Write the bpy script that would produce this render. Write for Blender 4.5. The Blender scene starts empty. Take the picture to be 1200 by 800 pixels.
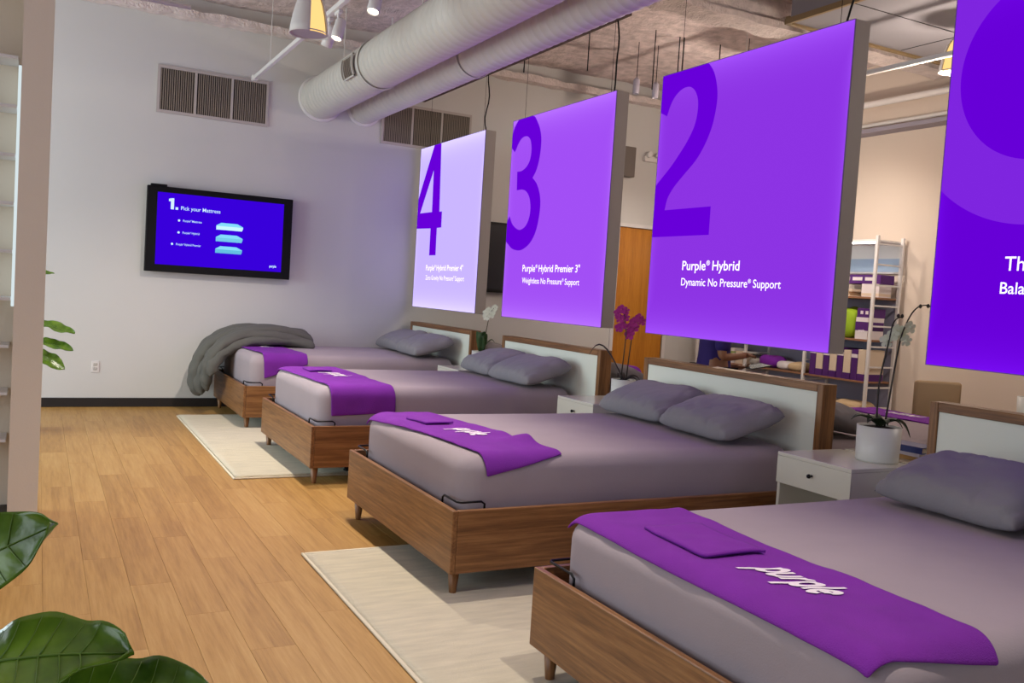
import bpy, bmesh, math, random
from mathutils import Vector, Matrix, noise
random.seed(7)
scene = bpy.context.scene
COL = scene.collection
PI = math.pi

# ------------------------------------------------------------------ camera
cam_d = bpy.data.cameras.new('camera')
cam_d.sensor_fit = 'HORIZONTAL'; cam_d.sensor_width = 36.0
cam_d.lens = 36.0 * 1057.1 / 1200.0
cam_d.clip_start = 0.02; cam_d.clip_end = 200
cam = bpy.data.objects.new('camera', cam_d); COL.objects.link(cam)
def cam_matrix(loc, yaw, pitch, roll):
    y, p, r = map(math.radians, (yaw, pitch, roll))
    f = Vector((math.sin(y)*math.cos(p), math.cos(y)*math.cos(p), math.sin(p)))
    rt = Vector((math.cos(y), -math.sin(y), 0)); up = rt.cross(f)
    r2 = rt*math.cos(r) + up*math.sin(r); u2 = -rt*math.sin(r) + up*math.cos(r)
    m = Matrix((r2, u2, -f)).transposed().to_4x4(); m.translation = loc
    return m
cam.matrix_world = cam_matrix((0, 0, 1.44), 27.853, -3.019, 3.613)
scene.camera = cam

# ------------------------------------------------------------------ world, window light, exposure
scene.view_settings.view_transform = 'Standard'
scene.view_settings.look = 'None'
scene.view_settings.gamma = 1.0
scene.view_settings.use_curve_mapping = False
scene.view_settings.exposure = 0.2
world = bpy.data.worlds.new('world'); scene.world = world; world.use_nodes = True
wb = world.node_tree.nodes['Background']
wb.inputs[0].default_value = (0.62, 0.80, 1.0, 1); wb.inputs[1].default_value = 1.0
def area_light(name, loc, aim, sx, sy, power, color):
    d = bpy.data.lights.new(name, 'AREA'); d.shape = 'RECTANGLE'; d.size = sx; d.size_y = sy
    d.energy = power; d.color = color
    o = bpy.data.objects.new(name, d); COL.objects.link(o); o.location = loc
    o.rotation_euler = (Vector(aim)-Vector(loc)).to_track_quat('-Z', 'Y').to_euler()
    return o
# daylight coming in through the three storefront windows of the left wall and the one behind
area_light('window_daylight', (-3.62, 7.9, 1.75), (3, 7.9, 1.1), 3.1, 2.5, 215, (0.80, 0.94, 0.97))
area_light('window_daylight', (-3.62, 2.0, 1.75), (3, 2.0, 1.1), 4.4, 2.5, 62, (0.95, 0.96, 1.0))
area_light('window_daylight', (3.0, -4.12, 1.8), (3, 0, 1.5), 6.0, 2.5, 22, (1.0, 0.92, 0.88))

# ------------------------------------------------------------------ helpers
def new_bm(): return bmesh.new()
def box(bm, x0, x1, y0, y1, z0, z1, bev=0.0, seg=2):
    vs = [bm.verts.new((x, y, z)) for x in (x0, x1) for y in (y0, y1) for z in (z0, z1)]
    idx = ((0,1,3,2),(4,6,7,5),(0,4,5,1),(2,3,7,6),(0,2,6,4),(1,5,7,3))
    fs = [bm.faces.new([vs[i] for i in f]) for f in idx]
    if bev > 0:
        es = list({e for f in fs for e in f.edges})
        bmesh.ops.bevel(bm, geom=es, offset=bev, segments=seg, affect='EDGES', profile=0.5)
    return bm
def frame_axes(d):
    d = d.normalized()
    a = Vector((0,0,1)) if abs(d.z) < 0.9 else Vector((1,0,0))
    n = d.cross(a).normalized(); b = d.cross(n).normalized()
    return n, b
def tube(bm, pts, rad, n=8, caps=True):
    pts = [Vector(p) for p in pts]
    rs = rad if isinstance(rad, (list, tuple)) else [rad]*len(pts)
    rings = []; nprev = None
    for i, p in enumerate(pts):
        d = (pts[min(i+1, len(pts)-1)] - pts[max(i-1, 0)])
        if d.length < 1e-9: d = Vector((0,0,1))
        d.normalize()
        if nprev is None: nv, _ = frame_axes(d)
        else:
            nv = nprev - d*nprev.dot(d)
            if nv.length < 1e-6: nv, _ = frame_axes(d)
            nv.normalize()
        nprev = nv; bv = d.cross(nv)
        rings.append([bm.verts.new(p + (nv*math.cos(2*PI*k/n) + bv*math.sin(2*PI*k/n))*rs[i]) for k in range(n)])
    for a, b in zip(rings, rings[1:]):
        for k in range(n):
            bm.faces.new((a[k], a[(k+1) % n], b[(k+1) % n], b[k]))
    if caps:
        bm.faces.new(rings[0][::-1]); bm.faces.new(rings[-1])
    return bm
def lathe(bm, prof, n=32, center=(0,0,0), a0=0.0, a1=2*PI):
    full = abs(a1-a0-2*PI) < 1e-6
    m = n if full else n+1
    cx, cy, cz = center; rings = []
    for r, z in prof:
        if r < 1e-6: rings.append([bm.verts.new((cx, cy, cz+z))])
        else: rings.append([bm.verts.new((cx+r*math.cos(a0+(a1-a0)*k/n), cy+r*math.sin(a0+(a1-a0)*k/n), cz+z)) for k in range(m)])
    for a, b in zip(rings, rings[1:]):
        for k in range(n):
            k2 = (k+1) % m
            if len(a) == 1 and len(b) == 1: continue
            if len(a) == 1: bm.faces.new((a[0], b[k2], b[k]))
            elif len(b) == 1: bm.faces.new((a[k], a[k2], b[0]))
            else: bm.faces.new((a[k], a[k2], b[k2], b[k]))
    return bm
def grid(bm, nu, nv, fn, closed_u=False, closed_v=False):
    V = [[bm.verts.new(fn(i/(nu if closed_u else nu-1), j/(nv if closed_v else nv-1))) for j in range(nv)] for i in range(nu)]
    for i in range(nu if closed_u else nu-1):
        for j in range(nv if closed_v else nv-1):
            i2 = (i+1) % nu; j2 = (j+1) % nv
            bm.faces.new((V[i][j], V[i2][j], V[i2][j2], V[i][j2]))
    return V
def prism_x(bm, poly, x0, x1):
    """polygon in (y, z) extruded between two x planes"""
    a = [bm.verts.new((x0, y, z)) for y, z in poly]; b = [bm.verts.new((x1, y, z)) for y, z in poly]
    bm.faces.new(a); bm.faces.new(b[::-1]); n = len(poly)
    for i in range(n): bm.faces.new((a[i], b[i], b[(i+1) % n], a[(i+1) % n]))
    return bm
def obj(name, bm, mat, parent=None, smooth=False, loc=None, rz=None):
    bmesh.ops.recalc_face_normals(bm, faces=bm.faces)
    me = bpy.data.meshes.new(name); bm.to_mesh(me); bm.free()
    if smooth:
        for p in me.polygons: p.use_smooth = True
    me.materials.append(mat)
    return mesh_obj(name, me, parent, loc, rz)
def mesh_obj(name, me, parent=None, loc=None, rz=None):
    o = bpy.data.objects.new(name, me); COL.objects.link(o)
    if parent: o.parent = parent
    if loc: o.location = loc
    if rz is not None: o.rotation_euler = (0, 0, rz)
    return o
def tag(o, label, cat, group=None, kind=None):
    o['label'] = label; o['category'] = cat
    if group: o['group'] = group
    if kind: o['kind'] = kind
    return o
def thing(name, label, cat, loc=(0,0,0), rz=0.0, group=None):
    o = bpy.data.objects.new(name, None); COL.objects.link(o); o.empty_display_size = 0.1
    o.location = loc; o.rotation_euler = (0, 0, rz)
    return tag(o, label, cat, group)
def struct(name, bm, mat, label, parent=None, smooth=False):
    o = obj(name, bm, mat, parent, smooth)
    if parent is None:
        o['kind'] = 'structure'; o['label'] = label
        o['category'] = name.split('_')[0]
    return o
def copy_tree(o, loc, rz=0.0, label=None, group=None, parent=None):
    c = o.copy(); COL.objects.link(c)
    if parent is None:
        c.location = loc; c.rotation_euler = (0, 0, rz)
        if label: c['label'] = label
        if group: c['group'] = group
    else:
        c.parent = parent
    for ch in list(o.children): copy_tree(ch, None, parent=c)
    return c
def subsurf(o, lv=1):
    m = o.modifiers.new('subd', 'SUBSURF'); m.levels = lv; m.render_levels = lv; return o
def solidify(o, t, off=1.0):
    m = o.modifiers.new('solid', 'SOLIDIFY'); m.thickness = t; m.offset = off; return o
def smoothstep(a, b, x):
    t = min(1, max(0, (x-a)/(b-a))); return t*t*(3-2*t)

# ------------------------------------------------------------------ materials
def lin(h):
    h = h.lstrip('#'); out = []
    for i in (0, 2, 4):
        c = int(h[i:i+2], 16)/255
        out.append(c/12.92 if c <= 0.04045 else ((c+0.055)/1.055)**2.4)
    return (*out, 1)
def mat(name, color, rough=0.6, metal=0.0, bump=0.0, bscale=40.0, var=0.0, vscale=3.0, sheen=0.0, spec=0.5, trans=0.0, stretch=(1,1,1), coat=0.0):
    m = bpy.data.materials.new(name); m.use_nodes = True
    nt = m.node_tree; N = nt.nodes; L = nt.links; b = N['Principled BSDF']
    c = lin(color) if isinstance(color, str) else color
    b.inputs['Base Color'].default_value = c
    b.inputs['Roughness'].default_value = rough; b.inputs['Metallic'].default_value = metal
    b.inputs['Specular IOR Level'].default_value = spec
    if sheen: b.inputs['Sheen Weight'].default_value = sheen
    if trans: b.inputs['Transmission Weight'].default_value = trans
    if coat: b.inputs['Coat Weight'].default_value = coat
    tc = N.new('ShaderNodeTexCoord'); mp = N.new('ShaderNodeMapping'); mp.inputs['Scale'].default_value = stretch
    L.new(tc.outputs['Object'], mp.inputs['Vector'])
    if var:
        nz = N.new('ShaderNodeTexNoise'); nz.inputs['Scale'].default_value = vscale; nz.inputs['Detail'].default_value = 5
        L.new(mp.outputs[0], nz.inputs['Vector'])
        mr = N.new('ShaderNodeMapRange'); mr.inputs[1].default_value = 0.3; mr.inputs[2].default_value = 0.7
        mr.inputs[3].default_value = 1-var; mr.inputs[4].default_value = 1+var
        L.new(nz.outputs['Fac'], mr.inputs[0])
        mx = N.new('ShaderNodeVectorMath'); mx.operation = 'SCALE'; mx.inputs[0].default_value = c[:3]
        L.new(mr.outputs[0], mx.inputs['Scale']); L.new(mx.outputs[0], b.inputs['Base Color'])
    if bump:
        nb = N.new('ShaderNodeTexNoise'); nb.inputs['Scale'].default_value = bscale; nb.inputs['Detail'].default_value = 4
        L.new(mp.outputs[0], nb.inputs['Vector'])
        bp = N.new('ShaderNodeBump'); bp.inputs['Strength'].default_value = bump; bp.inputs['Distance'].default_value = 0.02
        L.new(nb.outputs['Fac'], bp.inputs['Height']); L.new(bp.outputs[0], b.inputs['Normal'])
    return m
def wood(name, dark, mid, light, axis, rough=0.42, scale=1.0, rand='none', k=1.0):
    """long grain along the given axis (0 x, 1 y, 2 z), rings stretched into cathedral figure"""
    m = bpy.data.materials.new(name); m.use_nodes = True
    nt = m.node_tree; N = nt.nodes; L = nt.links; b = N['Principled BSDF']
    b.inputs['Roughness'].default_value = rough
    tc = N.new('ShaderNodeTexCoord'); mp = N.new('ShaderNodeMapping')
    s = [13*scale]*3; s[axis] = .62*scale; mp.inputs['Scale'].default_value = s
    L.new(tc.outputs['Object'], mp.inputs['Vector'])
    src = mp.outputs[0]; fac_rand = None
    if rand != 'none':
        if rand == 'object':
            oi = N.new('ShaderNodeObjectInfo'); fac_rand = oi.outputs['Random']
        else:
            ge = N.new('ShaderNodeNewGeometry'); fac_rand = ge.outputs['Random Per Island']
        ad = N.new('ShaderNodeVectorMath'); ad.operation = 'ADD'
        cb = N.new('ShaderNodeCombineXYZ'); ml = N.new('ShaderNodeMath'); ml.operation = 'MULTIPLY'; ml.inputs[1].default_value = 137.0
        L.new(fac_rand, ml.inputs[0]); L.new(ml.outputs[0], cb.inputs[0]); L.new(ml.outputs[0], cb.inputs[1])
        L.new(src, ad.inputs[0]); L.new(cb.outputs[0], ad.inputs[1]); src = ad.outputs[0]
    n1 = N.new('ShaderNodeTexNoise'); n1.inputs['Scale'].default_value = 0.9; n1.inputs['Detail'].default_value = 3; n1.inputs['Distortion'].default_value = 0.6
    L.new(src, n1.inputs['Vector'])
    mu = N.new('ShaderNodeMath'); mu.operation = 'MULTIPLY'; mu.inputs[1].default_value = 26.0*k
    L.new(n1.outputs['Fac'], mu.inputs[0])
    sn = N.new('ShaderNodeMath'); sn.operation = 'SINE'; L.new(mu.outputs[0], sn.inputs[0])
    n2 = N.new('ShaderNodeTexNoise'); n2.inputs['Scale'].default_value = 6.0; n2.inputs['Detail'].default_value = 6; n2.inputs['Roughness'].default_value = 0.7
    L.new(src, n2.inputs['Vector'])
    m1 = N.new('ShaderNodeMath'); m1.operation = 'MULTIPLY_ADD'; m1.inputs[1].default_value = 0.085; m1.inputs[2].default_value = 0.0
    L.new(sn.outputs[0], m1.inputs[0])
    m2 = N.new('ShaderNodeMath'); m2.operation = 'ADD'; L.new(m1.outputs[0], m2.inputs[0]); L.new(n2.outputs['Fac'], m2.inputs[1])
    fac = m2.outputs[0]
    if fac_rand is not None:
        m3 = N.new('ShaderNodeMath'); m3.operation = 'MULTIPLY_ADD'; m3.inputs[1].default_value = 0.20; m3.inputs[2].default_value = -0.10
        L.new(fac_rand, m3.inputs[0])
        m4 = N.new('ShaderNodeMath'); m4.operation = 'ADD'; L.new(fac, m4.inputs[0]); L.new(m3.outputs[0], m4.inputs[1]); fac = m4.outputs[0]
    cr = N.new('ShaderNodeValToRGB'); e = cr.color_ramp.elements
    e[0].position = 0.22; e[0].color = lin(dark); e[1].position = 0.8; e[1].color = lin(light)
    x = cr.color_ramp.elements.new(0.5); x.color = lin(mid)
    L.new(fac, cr.inputs[0]); L.new(cr.outputs[0], b.inputs['Base Color'])
    bp = N.new('ShaderNodeBump'); bp.inputs['Strength'].default_value = 0.12; bp.inputs['Distance'].default_value = 0.004
    L.new(n2.outputs['Fac'], bp.inputs['Height']); L.new(bp.outputs[0], b.inputs['Normal'])
    return m
def emit(name, color, strength=1.0):
    m = bpy.data.materials.new(name); m.use_nodes = True
    nt = m.node_tree; N = nt.nodes; L = nt.links
    N.remove(N['Principled BSDF'])
    e = N.new('ShaderNodeEmission'); e.inputs[0].default_value = lin(color) if isinstance(color, str) else color
    e.inputs[1].default_value = strength
    L.new(e.outputs[0], N['Material Output'].inputs[0]); return m

WALL = mat('wall_paint', '#cbc9c6', 0.85, bump=0.05, bscale=90, var=0.015, vscale=1.2)
WALLR = mat('wall_paint_warm', '#cbbcae', 0.85, bump=0.05, bscale=90)
PARTI = mat('wall_partition_paint', '#dccfbc', 0.8, bump=0.04, bscale=90)
BASEB = mat('baseboard_rubber', '#1c1717', 0.5)
CEIL = mat('ceiling_spray', '#d6c6c4', 0.95, bump=1.0, bscale=26, var=0.22, vscale=9)
CEILF = mat('ceiling_spray_flange', '#dccfcb', 0.95, bump=1.0, bscale=40, var=0.12, vscale=12)
GYP = mat('soffit_paint', '#8d8a90', 0.8)
DUCT = mat('duct_white_paint', '#c6c2ba', 0.5, var=0.03, vscale=5)
WHITE = mat('white_lacquer', '#d9d6c9', 0.22, spec=0.5, coat=0.3)
WHITEP = mat('white_paint', '#d8d4d2', 0.5)
CERAM = mat('white_ceramic', '#dcdcd4', 0.35)
BLACK = mat('black_plastic', '#08070a', 0.55, spec=0.2)
BLACKM = mat('black_metal', '#141216', 0.4, metal=0.6)
DARKV = mat('vent_shadow', '#2c2622', 0.9)
SLAT = mat('vent_slat', '#8d8175', 0.6)
WALX = wood('walnut_along_x', '#59391d', '#7f552f', '#a07345', 0)
WALY = wood('walnut_along_y', '#59391d', '#7f552f', '#a07345', 1)
WALZ = wood('walnut_along_z', '#59391d', '#7f552f', '#a07345', 2)
PLANKO = wood('floor_plank', '#8d652d', '#a57c3f', '#b48e52', 1, rough=0.45, scale=0.8, rand='object', k=0.7)
PLANKI = wood('floor_plank_far', '#8d652d', '#a57c3f', '#b48e52', 1, rough=0.45, scale=0.8, rand='island', k=0.7)
GROUT = mat('floor_joint', '#9a7238', 0.8)
DOORW = wood('door_veneer', '#a5651b', '#bd7a24', '#cd8a30', 2, rough=0.4, k=0.5)
SHEET = mat('grey_sheet', '#a1959b', 0.95, bump=0.06, bscale=160, var=0.03, vscale=4)
PILLOW = mat('grey_pillowcase', '#8a868b', 0.95, bump=0.10, bscale=90)
DUVET = mat('charcoal_duvet', '#5a5954', 0.9, bump=0.25, bscale=30)
THROW = mat('purple_fleece', '#78209c', 0.95, bump=0.35, bscale=260, var=0.06, vscale=8)
LOGO = mat('white_print', '#efe4ee', 0.7)
HBPAN = mat('headboard_panel', '#e6e9dc', 0.5)
RUG = mat('cream_rug', '#d9ceb4', 0.98, bump=0.6, bscale=120, var=0.10, vscale=5, stretch=(1, 6, 1), sheen=0.3)
RUGB = mat('rug_binding', '#ddd3bd', 0.95, bump=0.5, bscale=200)
SOIL = mat('potting_bark', '#2b2620', 0.95, bump=1.0, bscale=60)
LEAFD = mat('orchid_leaf', '#27331d', 0.45)
STEMD = mat('orchid_stem', '#2a2420', 0.6)
STEMG = mat('orchid_green_stem', '#4d4a35', 0.6)
FLW = mat('white_petal', '#dfe0cf', 0.7)
FLP = mat('pale_petal', '#e0e4cc', 0.7)
FLM = mat('magenta_petal', '#a01878', 0.7)
SIGNB = mat('sign_side', '#a39a93', 0.6)
SKIN = mat('skin', '#8a5a3f', 0.55)
HAIR = mat('black_hair', '#15100e', 0.6)
SHIRT = mat('purple_shirt', '#2a1461', 0.85, bump=0.05)
TROUS = mat('dark_trousers', '#1b1c24', 0.9)
SHOE = mat('black_shoe', '#101012', 0.5)
TAN = mat('tan_leather', '#a58a68', 0.6)
SCREEN_OFF = mat('dark_screen', '#20222f', 0.15)
GLASSM = mat('clear_glass', '#ffffff', 0.05, trans=1.0)

# ------------------------------------------------------------------ the setting
XL, XR, YB, YN, ZC = -3.5, 8.5, 10.22, -4.0, 4.36
bm = new_bm(); box(bm, XL-.2, XR+.2, YN-.2, YB+.2, -0.16, -0.006)
floor = struct('floor', bm, GROUT, 'warm brown wood plank floor')
PW, PL, PG = 0.178, 1.22, 0.0008
bm = new_bm(); box(bm, -PW/2+PG/2, PW/2-PG/2, -PL/2+PG/2, PL/2-PG/2, -0.006, 0.0, 0.0006, 1)
bmesh.ops.recalc_face_normals(bm, faces=bm.faces)
plank_me = bpy.data.meshes.new('plank'); bm.to_mesh(plank_me); bm.free(); plank_me.materials.append(PLANKO)
rest = new_bm()
nx = int((XR-XL)/PW)+1
for i in range(nx):
    x = XL + PW*(i+0.5)
    off = ((i*0.37) % 1.0)*PL
    y = YN - off
    while y < YB:
        ya, yb = max(y, YN), min(y+PL, YB)
        if yb-ya > 0.02 and x+PW/2 <= XR+.15:
            if -0.75 < x < 1.95 and yb > 0.9 and yb-ya > PL-0.001:
                mesh_obj('plank', plank_me, floor, (x, (ya+yb)/2, 0))
            else:
                box(rest, x-PW/2+PG/2, x+PW/2-PG/2, ya+PG/2, yb-PG/2, -0.006, 0.0)
        y += PL
o = obj('planking', rest, PLANKI, floor); o['kind'] = 'stuff'

def wall_with_holes(axis, c0, c1, a0, a1, z0, z1, holes, m, name, label):
    """axis 'y': wall spans x (a0..a1) at y c0..c1; axis 'x': spans y. holes: (a, b, z, z)"""
    bm = new_bm(); holes = sorted(holes); cur = a0
    def bx(p, q, u, v):
        if q-p < 1e-4 or v-u < 1e-4: return
        if axis == 'y': box(bm, p, q, c0, c1, u, v)
        else: box(bm, c0, c1, p, q, u, v)
    for (p, q, u, v) in holes:
        bx(cur, p, z0, z1); bx(p, q, z0, u); bx(p, q, v, z1); cur = q
    bx(cur, a1, z0, z1)
    return struct(name, bm, m, label)
wall_with_holes('y', YB, YB+.15, XL-.2, XR+.2, 0, ZC+.3, [(6.935, 7.77, 0, 2.443)], WALL, 'wall_back', 'tall pale wall carrying the lit screen and the return grilles')
wall_with_holes('x', XR, XR+.15, YN-.2, YB+.2, 0, ZC+.3, [], WALLR, 'wall_right', 'plain cream wall behind the product shelving')
WINS = [(-.4, 4.4, .35, 3.1), (6.3, 9.5, .35, 3.1)]
wall_with_holes('x', XL-.15, XL, YN-.2, YB+.2, 0, ZC+.3, WINS, WALL, 'wall_left', 'storefront wall with tall windows')
wall_with_holes('y', YN-.15, YN, XL-.2, XR+.2, 0, ZC+.3, [(0, 6, .35, 3.1)], WALL, 'wall_front', 'storefront wall with wide window')
def window(n, axis, c, a, b, z0, z1, label):
    bm = new_bm(); t = .03
    def bx(p, q, u, v):
        if axis == 'x': box(bm, c-t, c+t, p, q, u, v)
        else: box(bm, p, q, c-t, c+t, u, v)
    bx(a, b, z0, z0+.06); bx(a, b, z1-.06, z1)
    k = 3
    for i in range(k+1):
        p = a+(b-a-.06)*i/k; bx(p, p+.06, z0+.06, z1-.06)
    o = struct('window_%d' % n, bm, BLACKM, label)
    for i in range(k):
        p = a+(b-a-.06)*i/k+.06; q = a+(b-a-.06)*(i+1)/k
        pm = new_bm()
        if axis == 'x': box(pm, c-.004, c+.004, p, q, z0+.06, z1-.06)
        else: box(pm, p, q, c-.004, c+.004, z0+.06, z1-.06)
        obj('pane', pm, PANE, o)
PANE = bpy.data.materials.new('window_glass'); PANE.use_nodes = True
_n = PANE.node_tree.nodes; _l = PANE.node_tree.links; _n.remove(_n['Principled BSDF'])
_t = _n.new('ShaderNodeBsdfTransparent'); _g = _n.new('ShaderNodeBsdfGlossy'); _g.inputs['Roughness'].default_value = .02
_m = _n.new('ShaderNodeMixShader'); _m.inputs[0].default_value = .06
_l.new(_t.outputs[0], _m.inputs[1]); _l.new(_g.outputs[0], _m.inputs[2]); _l.new(_m.outputs[0], _n['Material Output'].inputs[0])
window(1, 'x', XL-.05, -.4, 4.4, .35, 3.1, 'black framed storefront window in the left wall')
window(2, 'x', XL-.05, 6.3, 9.5, .35, 3.1, 'black framed storefront window by the back wall')
window(3, 'y', YN-.05, 0, 6, .35, 3.1, 'black framed storefront window behind the camera')
bm = new_bm(); box(bm, XL, 6.88, YB-.012, YB-.0005, 0.0, 0.095, .003, 1)
struct('baseboard_back', bm, BASEB, 'black rubber baseboard along the wall with the screen')
bm = new_bm(); box(bm, XR-.012, XR-.0005, YN, YB-.02, 0.0, 0.095, .003, 1)
struct('baseboard_right', bm, BASEB, 'black rubber baseboard under the shelving wall')

# ceiling: sprayed fireproofing, lumpy
def ceil_h(x, y):
    p = Vector((x, y, 0))
    h = 0.05*noise.noise(p*1.3) + 0.045*noise.turbulence(Vector((x*0.9, y*2.6, 1.7)), 4, False) + 0.015*noise.noise(p*9)
    return ZC - max(0, h + 0.03)
bm = new_bm()
grid(bm, 150, 190, lambda u, v: (XL-.2+(XR-XL+.4)*u, YN-.2+(YB-YN+.4)*v, ceil_h(XL+(XR-XL)*u, YN+(YB-YN)*v)))
V = [bm.verts.new((x, y, ZC+.28)) for x, y in ((XL-.2, YN-.2), (XR+.2, YN-.2), (XR+.2, YB+.2), (XL-.2, YB+.2))]
bm.faces.new(V)
struct('ceiling', bm, CEIL, 'rough grey sprayed fireproofing ceiling', smooth=True)
def lumpy_beam(name, x0, x1, y0, y1, z0, z1, m, label, amp=.02, web=None):
    bm = new_bm(); n = int((x1-x0)/.07)
    sect = [(y0, z0), ((y0+y1)/2, z0), (y1, z0), (y1, z1), ((y0+y1)/2, z1), (y0, z1)]
    def fn(u, v):
        k = int(round(v*len(sect))) % len(sect); y, z = sect[k]; x = x0+(x1-x0)*u
        d = noise.noise_vector(Vector((x*5, y*9, z*9)))*amp + noise.noise_vector(Vector((x*17, y*19, z*19)))*amp*.5
        return (x, y+d.y*(0 if y > YB-.01 else 1), z+d.z)
    R = grid(bm, n, len(sect), fn, closed_v=True)
    bm.faces.new(R[0]); bm.faces.new(R[-1])
    if web: box(bm, x0, x1, web[0], web[1], z1-.01, ZC+.2)
    return struct(name, bm, m, label, smooth=False)
lumpy_beam('trim_1', XL, XR, YB-.16, YB-.002, 4.09, 4.17, CEILF, 'sprayed steel flange along the top of the back wall')
lumpy_beam('trim_2', XL, XR, 6.42, 6.72, 4.04, 4.10, CEILF, 'sprayed steel beam crossing the ceiling', web=(6.5, 6.56))
lumpy_beam('trim_3', XL, XR, 1.6, 1.9, 4.04, 4.10, CEILF, 'sprayed steel beam crossing the ceiling nearer the entrance', web=(1.72, 1.78))
bm = new_bm(); box(bm, 5.72, XR-.001, -2.0, 6.02, 3.95, 4.32)
sof = struct('trim_4', bm, GYP, 'dropped grey plaster soffit over the back area')
bm = new_bm(); box(bm, 5.70, XR-.002, 6.02, 6.06, 3.93, 4.0); obj('edge_bead', bm, mat('soffit_bead', '#8a7350', .7), sof)
bm = new_bm(); box(bm, 5.69, 5.72, -2.0, 6.06, 3.93, 3.98); obj('edge_bead', bm, mat('soffit_bead_side', '#8a7350', .7), sof)
for yy in (1.9, 4.2, 5.35):
    bm = new_bm(); box(bm, 5.73, XR-.01, yy, yy+.006, 3.946, 3.95); obj('seam', bm, BLACKM, sof)
bm = new_bm(); box(bm, 7.1, 7.106, -1.9, 6.0, 3.946, 3.95); obj('seam', bm, BLACKM, sof)

# partition wall at the left with a lit display niche
bm = new_bm()
box(bm, -.112, .036, 5.60, 5.9, .05, 4.3); box(bm, -1.3, -.112, 5.86, 5.9, .05, 4.3); box(bm, -1.4, -1.3, 5.60, 5.9, .05, 4.3)
box(bm, -1.3, -.112, 5.60, 5.86, 2.95, 4.3)
part = struct('wall_partition', bm, PARTI, 'beige partition wall with a lit display niche')
bm = new_bm(); box(bm, -1.4, .033, 5.603, 5.897, 0, .05); struct('baseboard_partition', bm, BASEB, 'black recessed base of the partition')
bm = new_bm(); box(bm, -.128, -.1125, 5.63, 5.84, 1.2, 2.5, .002, 1)
obj('light_strip', bm, emit('niche_led', (0.80, 0.92, 0.95, 1), .75), part)
for k in range(9):
    bm = new_bm(); z = .45+.26*k; box(bm, -1.3, -.13, 5.63, 5.86, z, z+.018, .002, 1); obj('niche_shelf', bm, WHITEP, part)

# door in the back wall
bm = new_bm(); t = .05
box(bm, 6.935-t, 6.935, YB-.02, YB+.12, 0, 2.443+t); box(bm, 7.77, 7.77+t, YB-.02, YB+.12, 0, 2.443+t); box(bm, 6.935, 7.77, YB-.02, YB+.12, 2.443, 2.443+t)
door = struct('door_1', bm, WHITEP, 'orange brown wood door with lever handle in the back wall')
bm = new_bm(); box(bm, 6.937, 7.768, YB+.01, YB+.055, .008, 2.44, .003, 1); leaf = obj('door_leaf', bm, DOORW, door)
bm = new_bm(); tube(bm, [(7.02, YB+.01, 1.06), (7.02, YB-.05, 1.06), (7.15, YB-.05, 1.06)], .011); lathe(bm, [(0, 0), (.028, 0), (.028, .01), (0, .01)], 16)
obj('door_handle', bm, mat('steel_handle', '#8c8985', .3, metal=1), leaf, True)

# ------------------------------------------------------------------ ceiling services
def spiral_duct(name, xc, zc, r, y0, y1, label, pitch=.105, seams=()):
    bm = new_bm(); n = 40; rows = []
    y = y0 - pitch
    offs = [(0, 0), (.080, 0), (.086, .0055), (.099, .0055)]
    L = []
    while y < y1:
        for d, h in offs: L.append((y+d, h))
        y += pitch
    ring = []
    for (yy, h) in L:
        ring.append([bm.verts.new((xc+(r+h)*math.cos(2*PI*k/n), min(max(yy+pitch*k/n, y0), y1), zc+(r+h)*math.sin(2*PI*k/n))) for k in range(n+1)])
    for a, b in zip(ring, ring[1:]):
        for k in range(n):
            try: bm.faces.new((a[k], a[k+1], b[k+1], b[k]))
            except ValueError: pass
    bmesh.ops.remove_doubles(bm, verts=bm.verts, dist=1e-5)
    t = thing(name, label, 'duct', (0, 0, 0))
    obj('duct_shell', bm, DUCT, t, True)
    for s in seams:
        bm = new_bm()
        grid(bm, 4, 40, lambda u, v: (xc+(r+.009)*math.cos(2*PI*v), s+.05*u, zc+(r+.009)*math.sin(2*PI*v)), closed_v=True)
        c = obj('coupling_band', bm, DUCT, t, True); solidify(c, .006)
    bm = new_bm()
    lathe(bm, [(r+.001, 0), (r+.035, 0), (r+.035, .012), (r+.001, .012)], 40)
    for v in bm.verts: v.co = Vector((xc+v.co.x, YB-.002-v.co.z, zc+v.co.y))
    obj('wall_collar', bm, WHITEP, t, True)
    for hy in (9.4, 7.2, 4.8, 2.4, 0.0):
        bm = new_bm(); tube(bm, [(xc, hy, zc+r), (xc, hy, ceil_h(xc, hy)+.02)], .006, 6); obj('hanger_rod', bm, WHITEP, t)
    return t
d1 = spiral_duct('spiral_duct', 2.765, 3.50, .224, -3.9, YB-.001, 'thick white spiral air duct with a square side grille', seams=(8.18,))
d2 = spiral_duct('spiral_duct', 3.275, 3.462, .170, -3.9, YB-.001, 'slimmer white spiral air duct running beside the thick one', seams=(7.2, 4.0))
# register grille on the thick duct
def reg_pt(a, y, h=.0): 
    aa = math.radians(180-a); return (2.765+(.224+h)*math.cos(aa), y, 3.50+(.224+h)*math.sin(aa))
bm = new_bm()
grid(bm, 10, 4, lambda u, v: reg_pt(-27+42*u, 8.30+.30*v, .012)); g = obj('register', bm, DARKV, d1)
bm = new_bm()
for (a0, a1, y0, y1) in ((-30, -27, 8.28, 8.62), (15, 18, 8.28, 8.62), (-30, 18, 8.28, 8.30), (-30, 18, 8.60, 8.62)):
    grid(bm, 8, 2, lambda u, v: reg_pt(a0+(a1-a0)*u, y0+(y1-y0)*v, .02))
o = obj('register_frame', bm, DUCT, g); solidify(o, .018, -1)
bm = new_bm()
for k in range(7):
    y = 8.32+.040*k
    grid(bm, 8, 2, lambda u, v: reg_pt(-27+42*u, y+.014*v, .019))
o = obj('register_slats', bm, SLAT, g); solidify(o, .006, -1)

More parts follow.
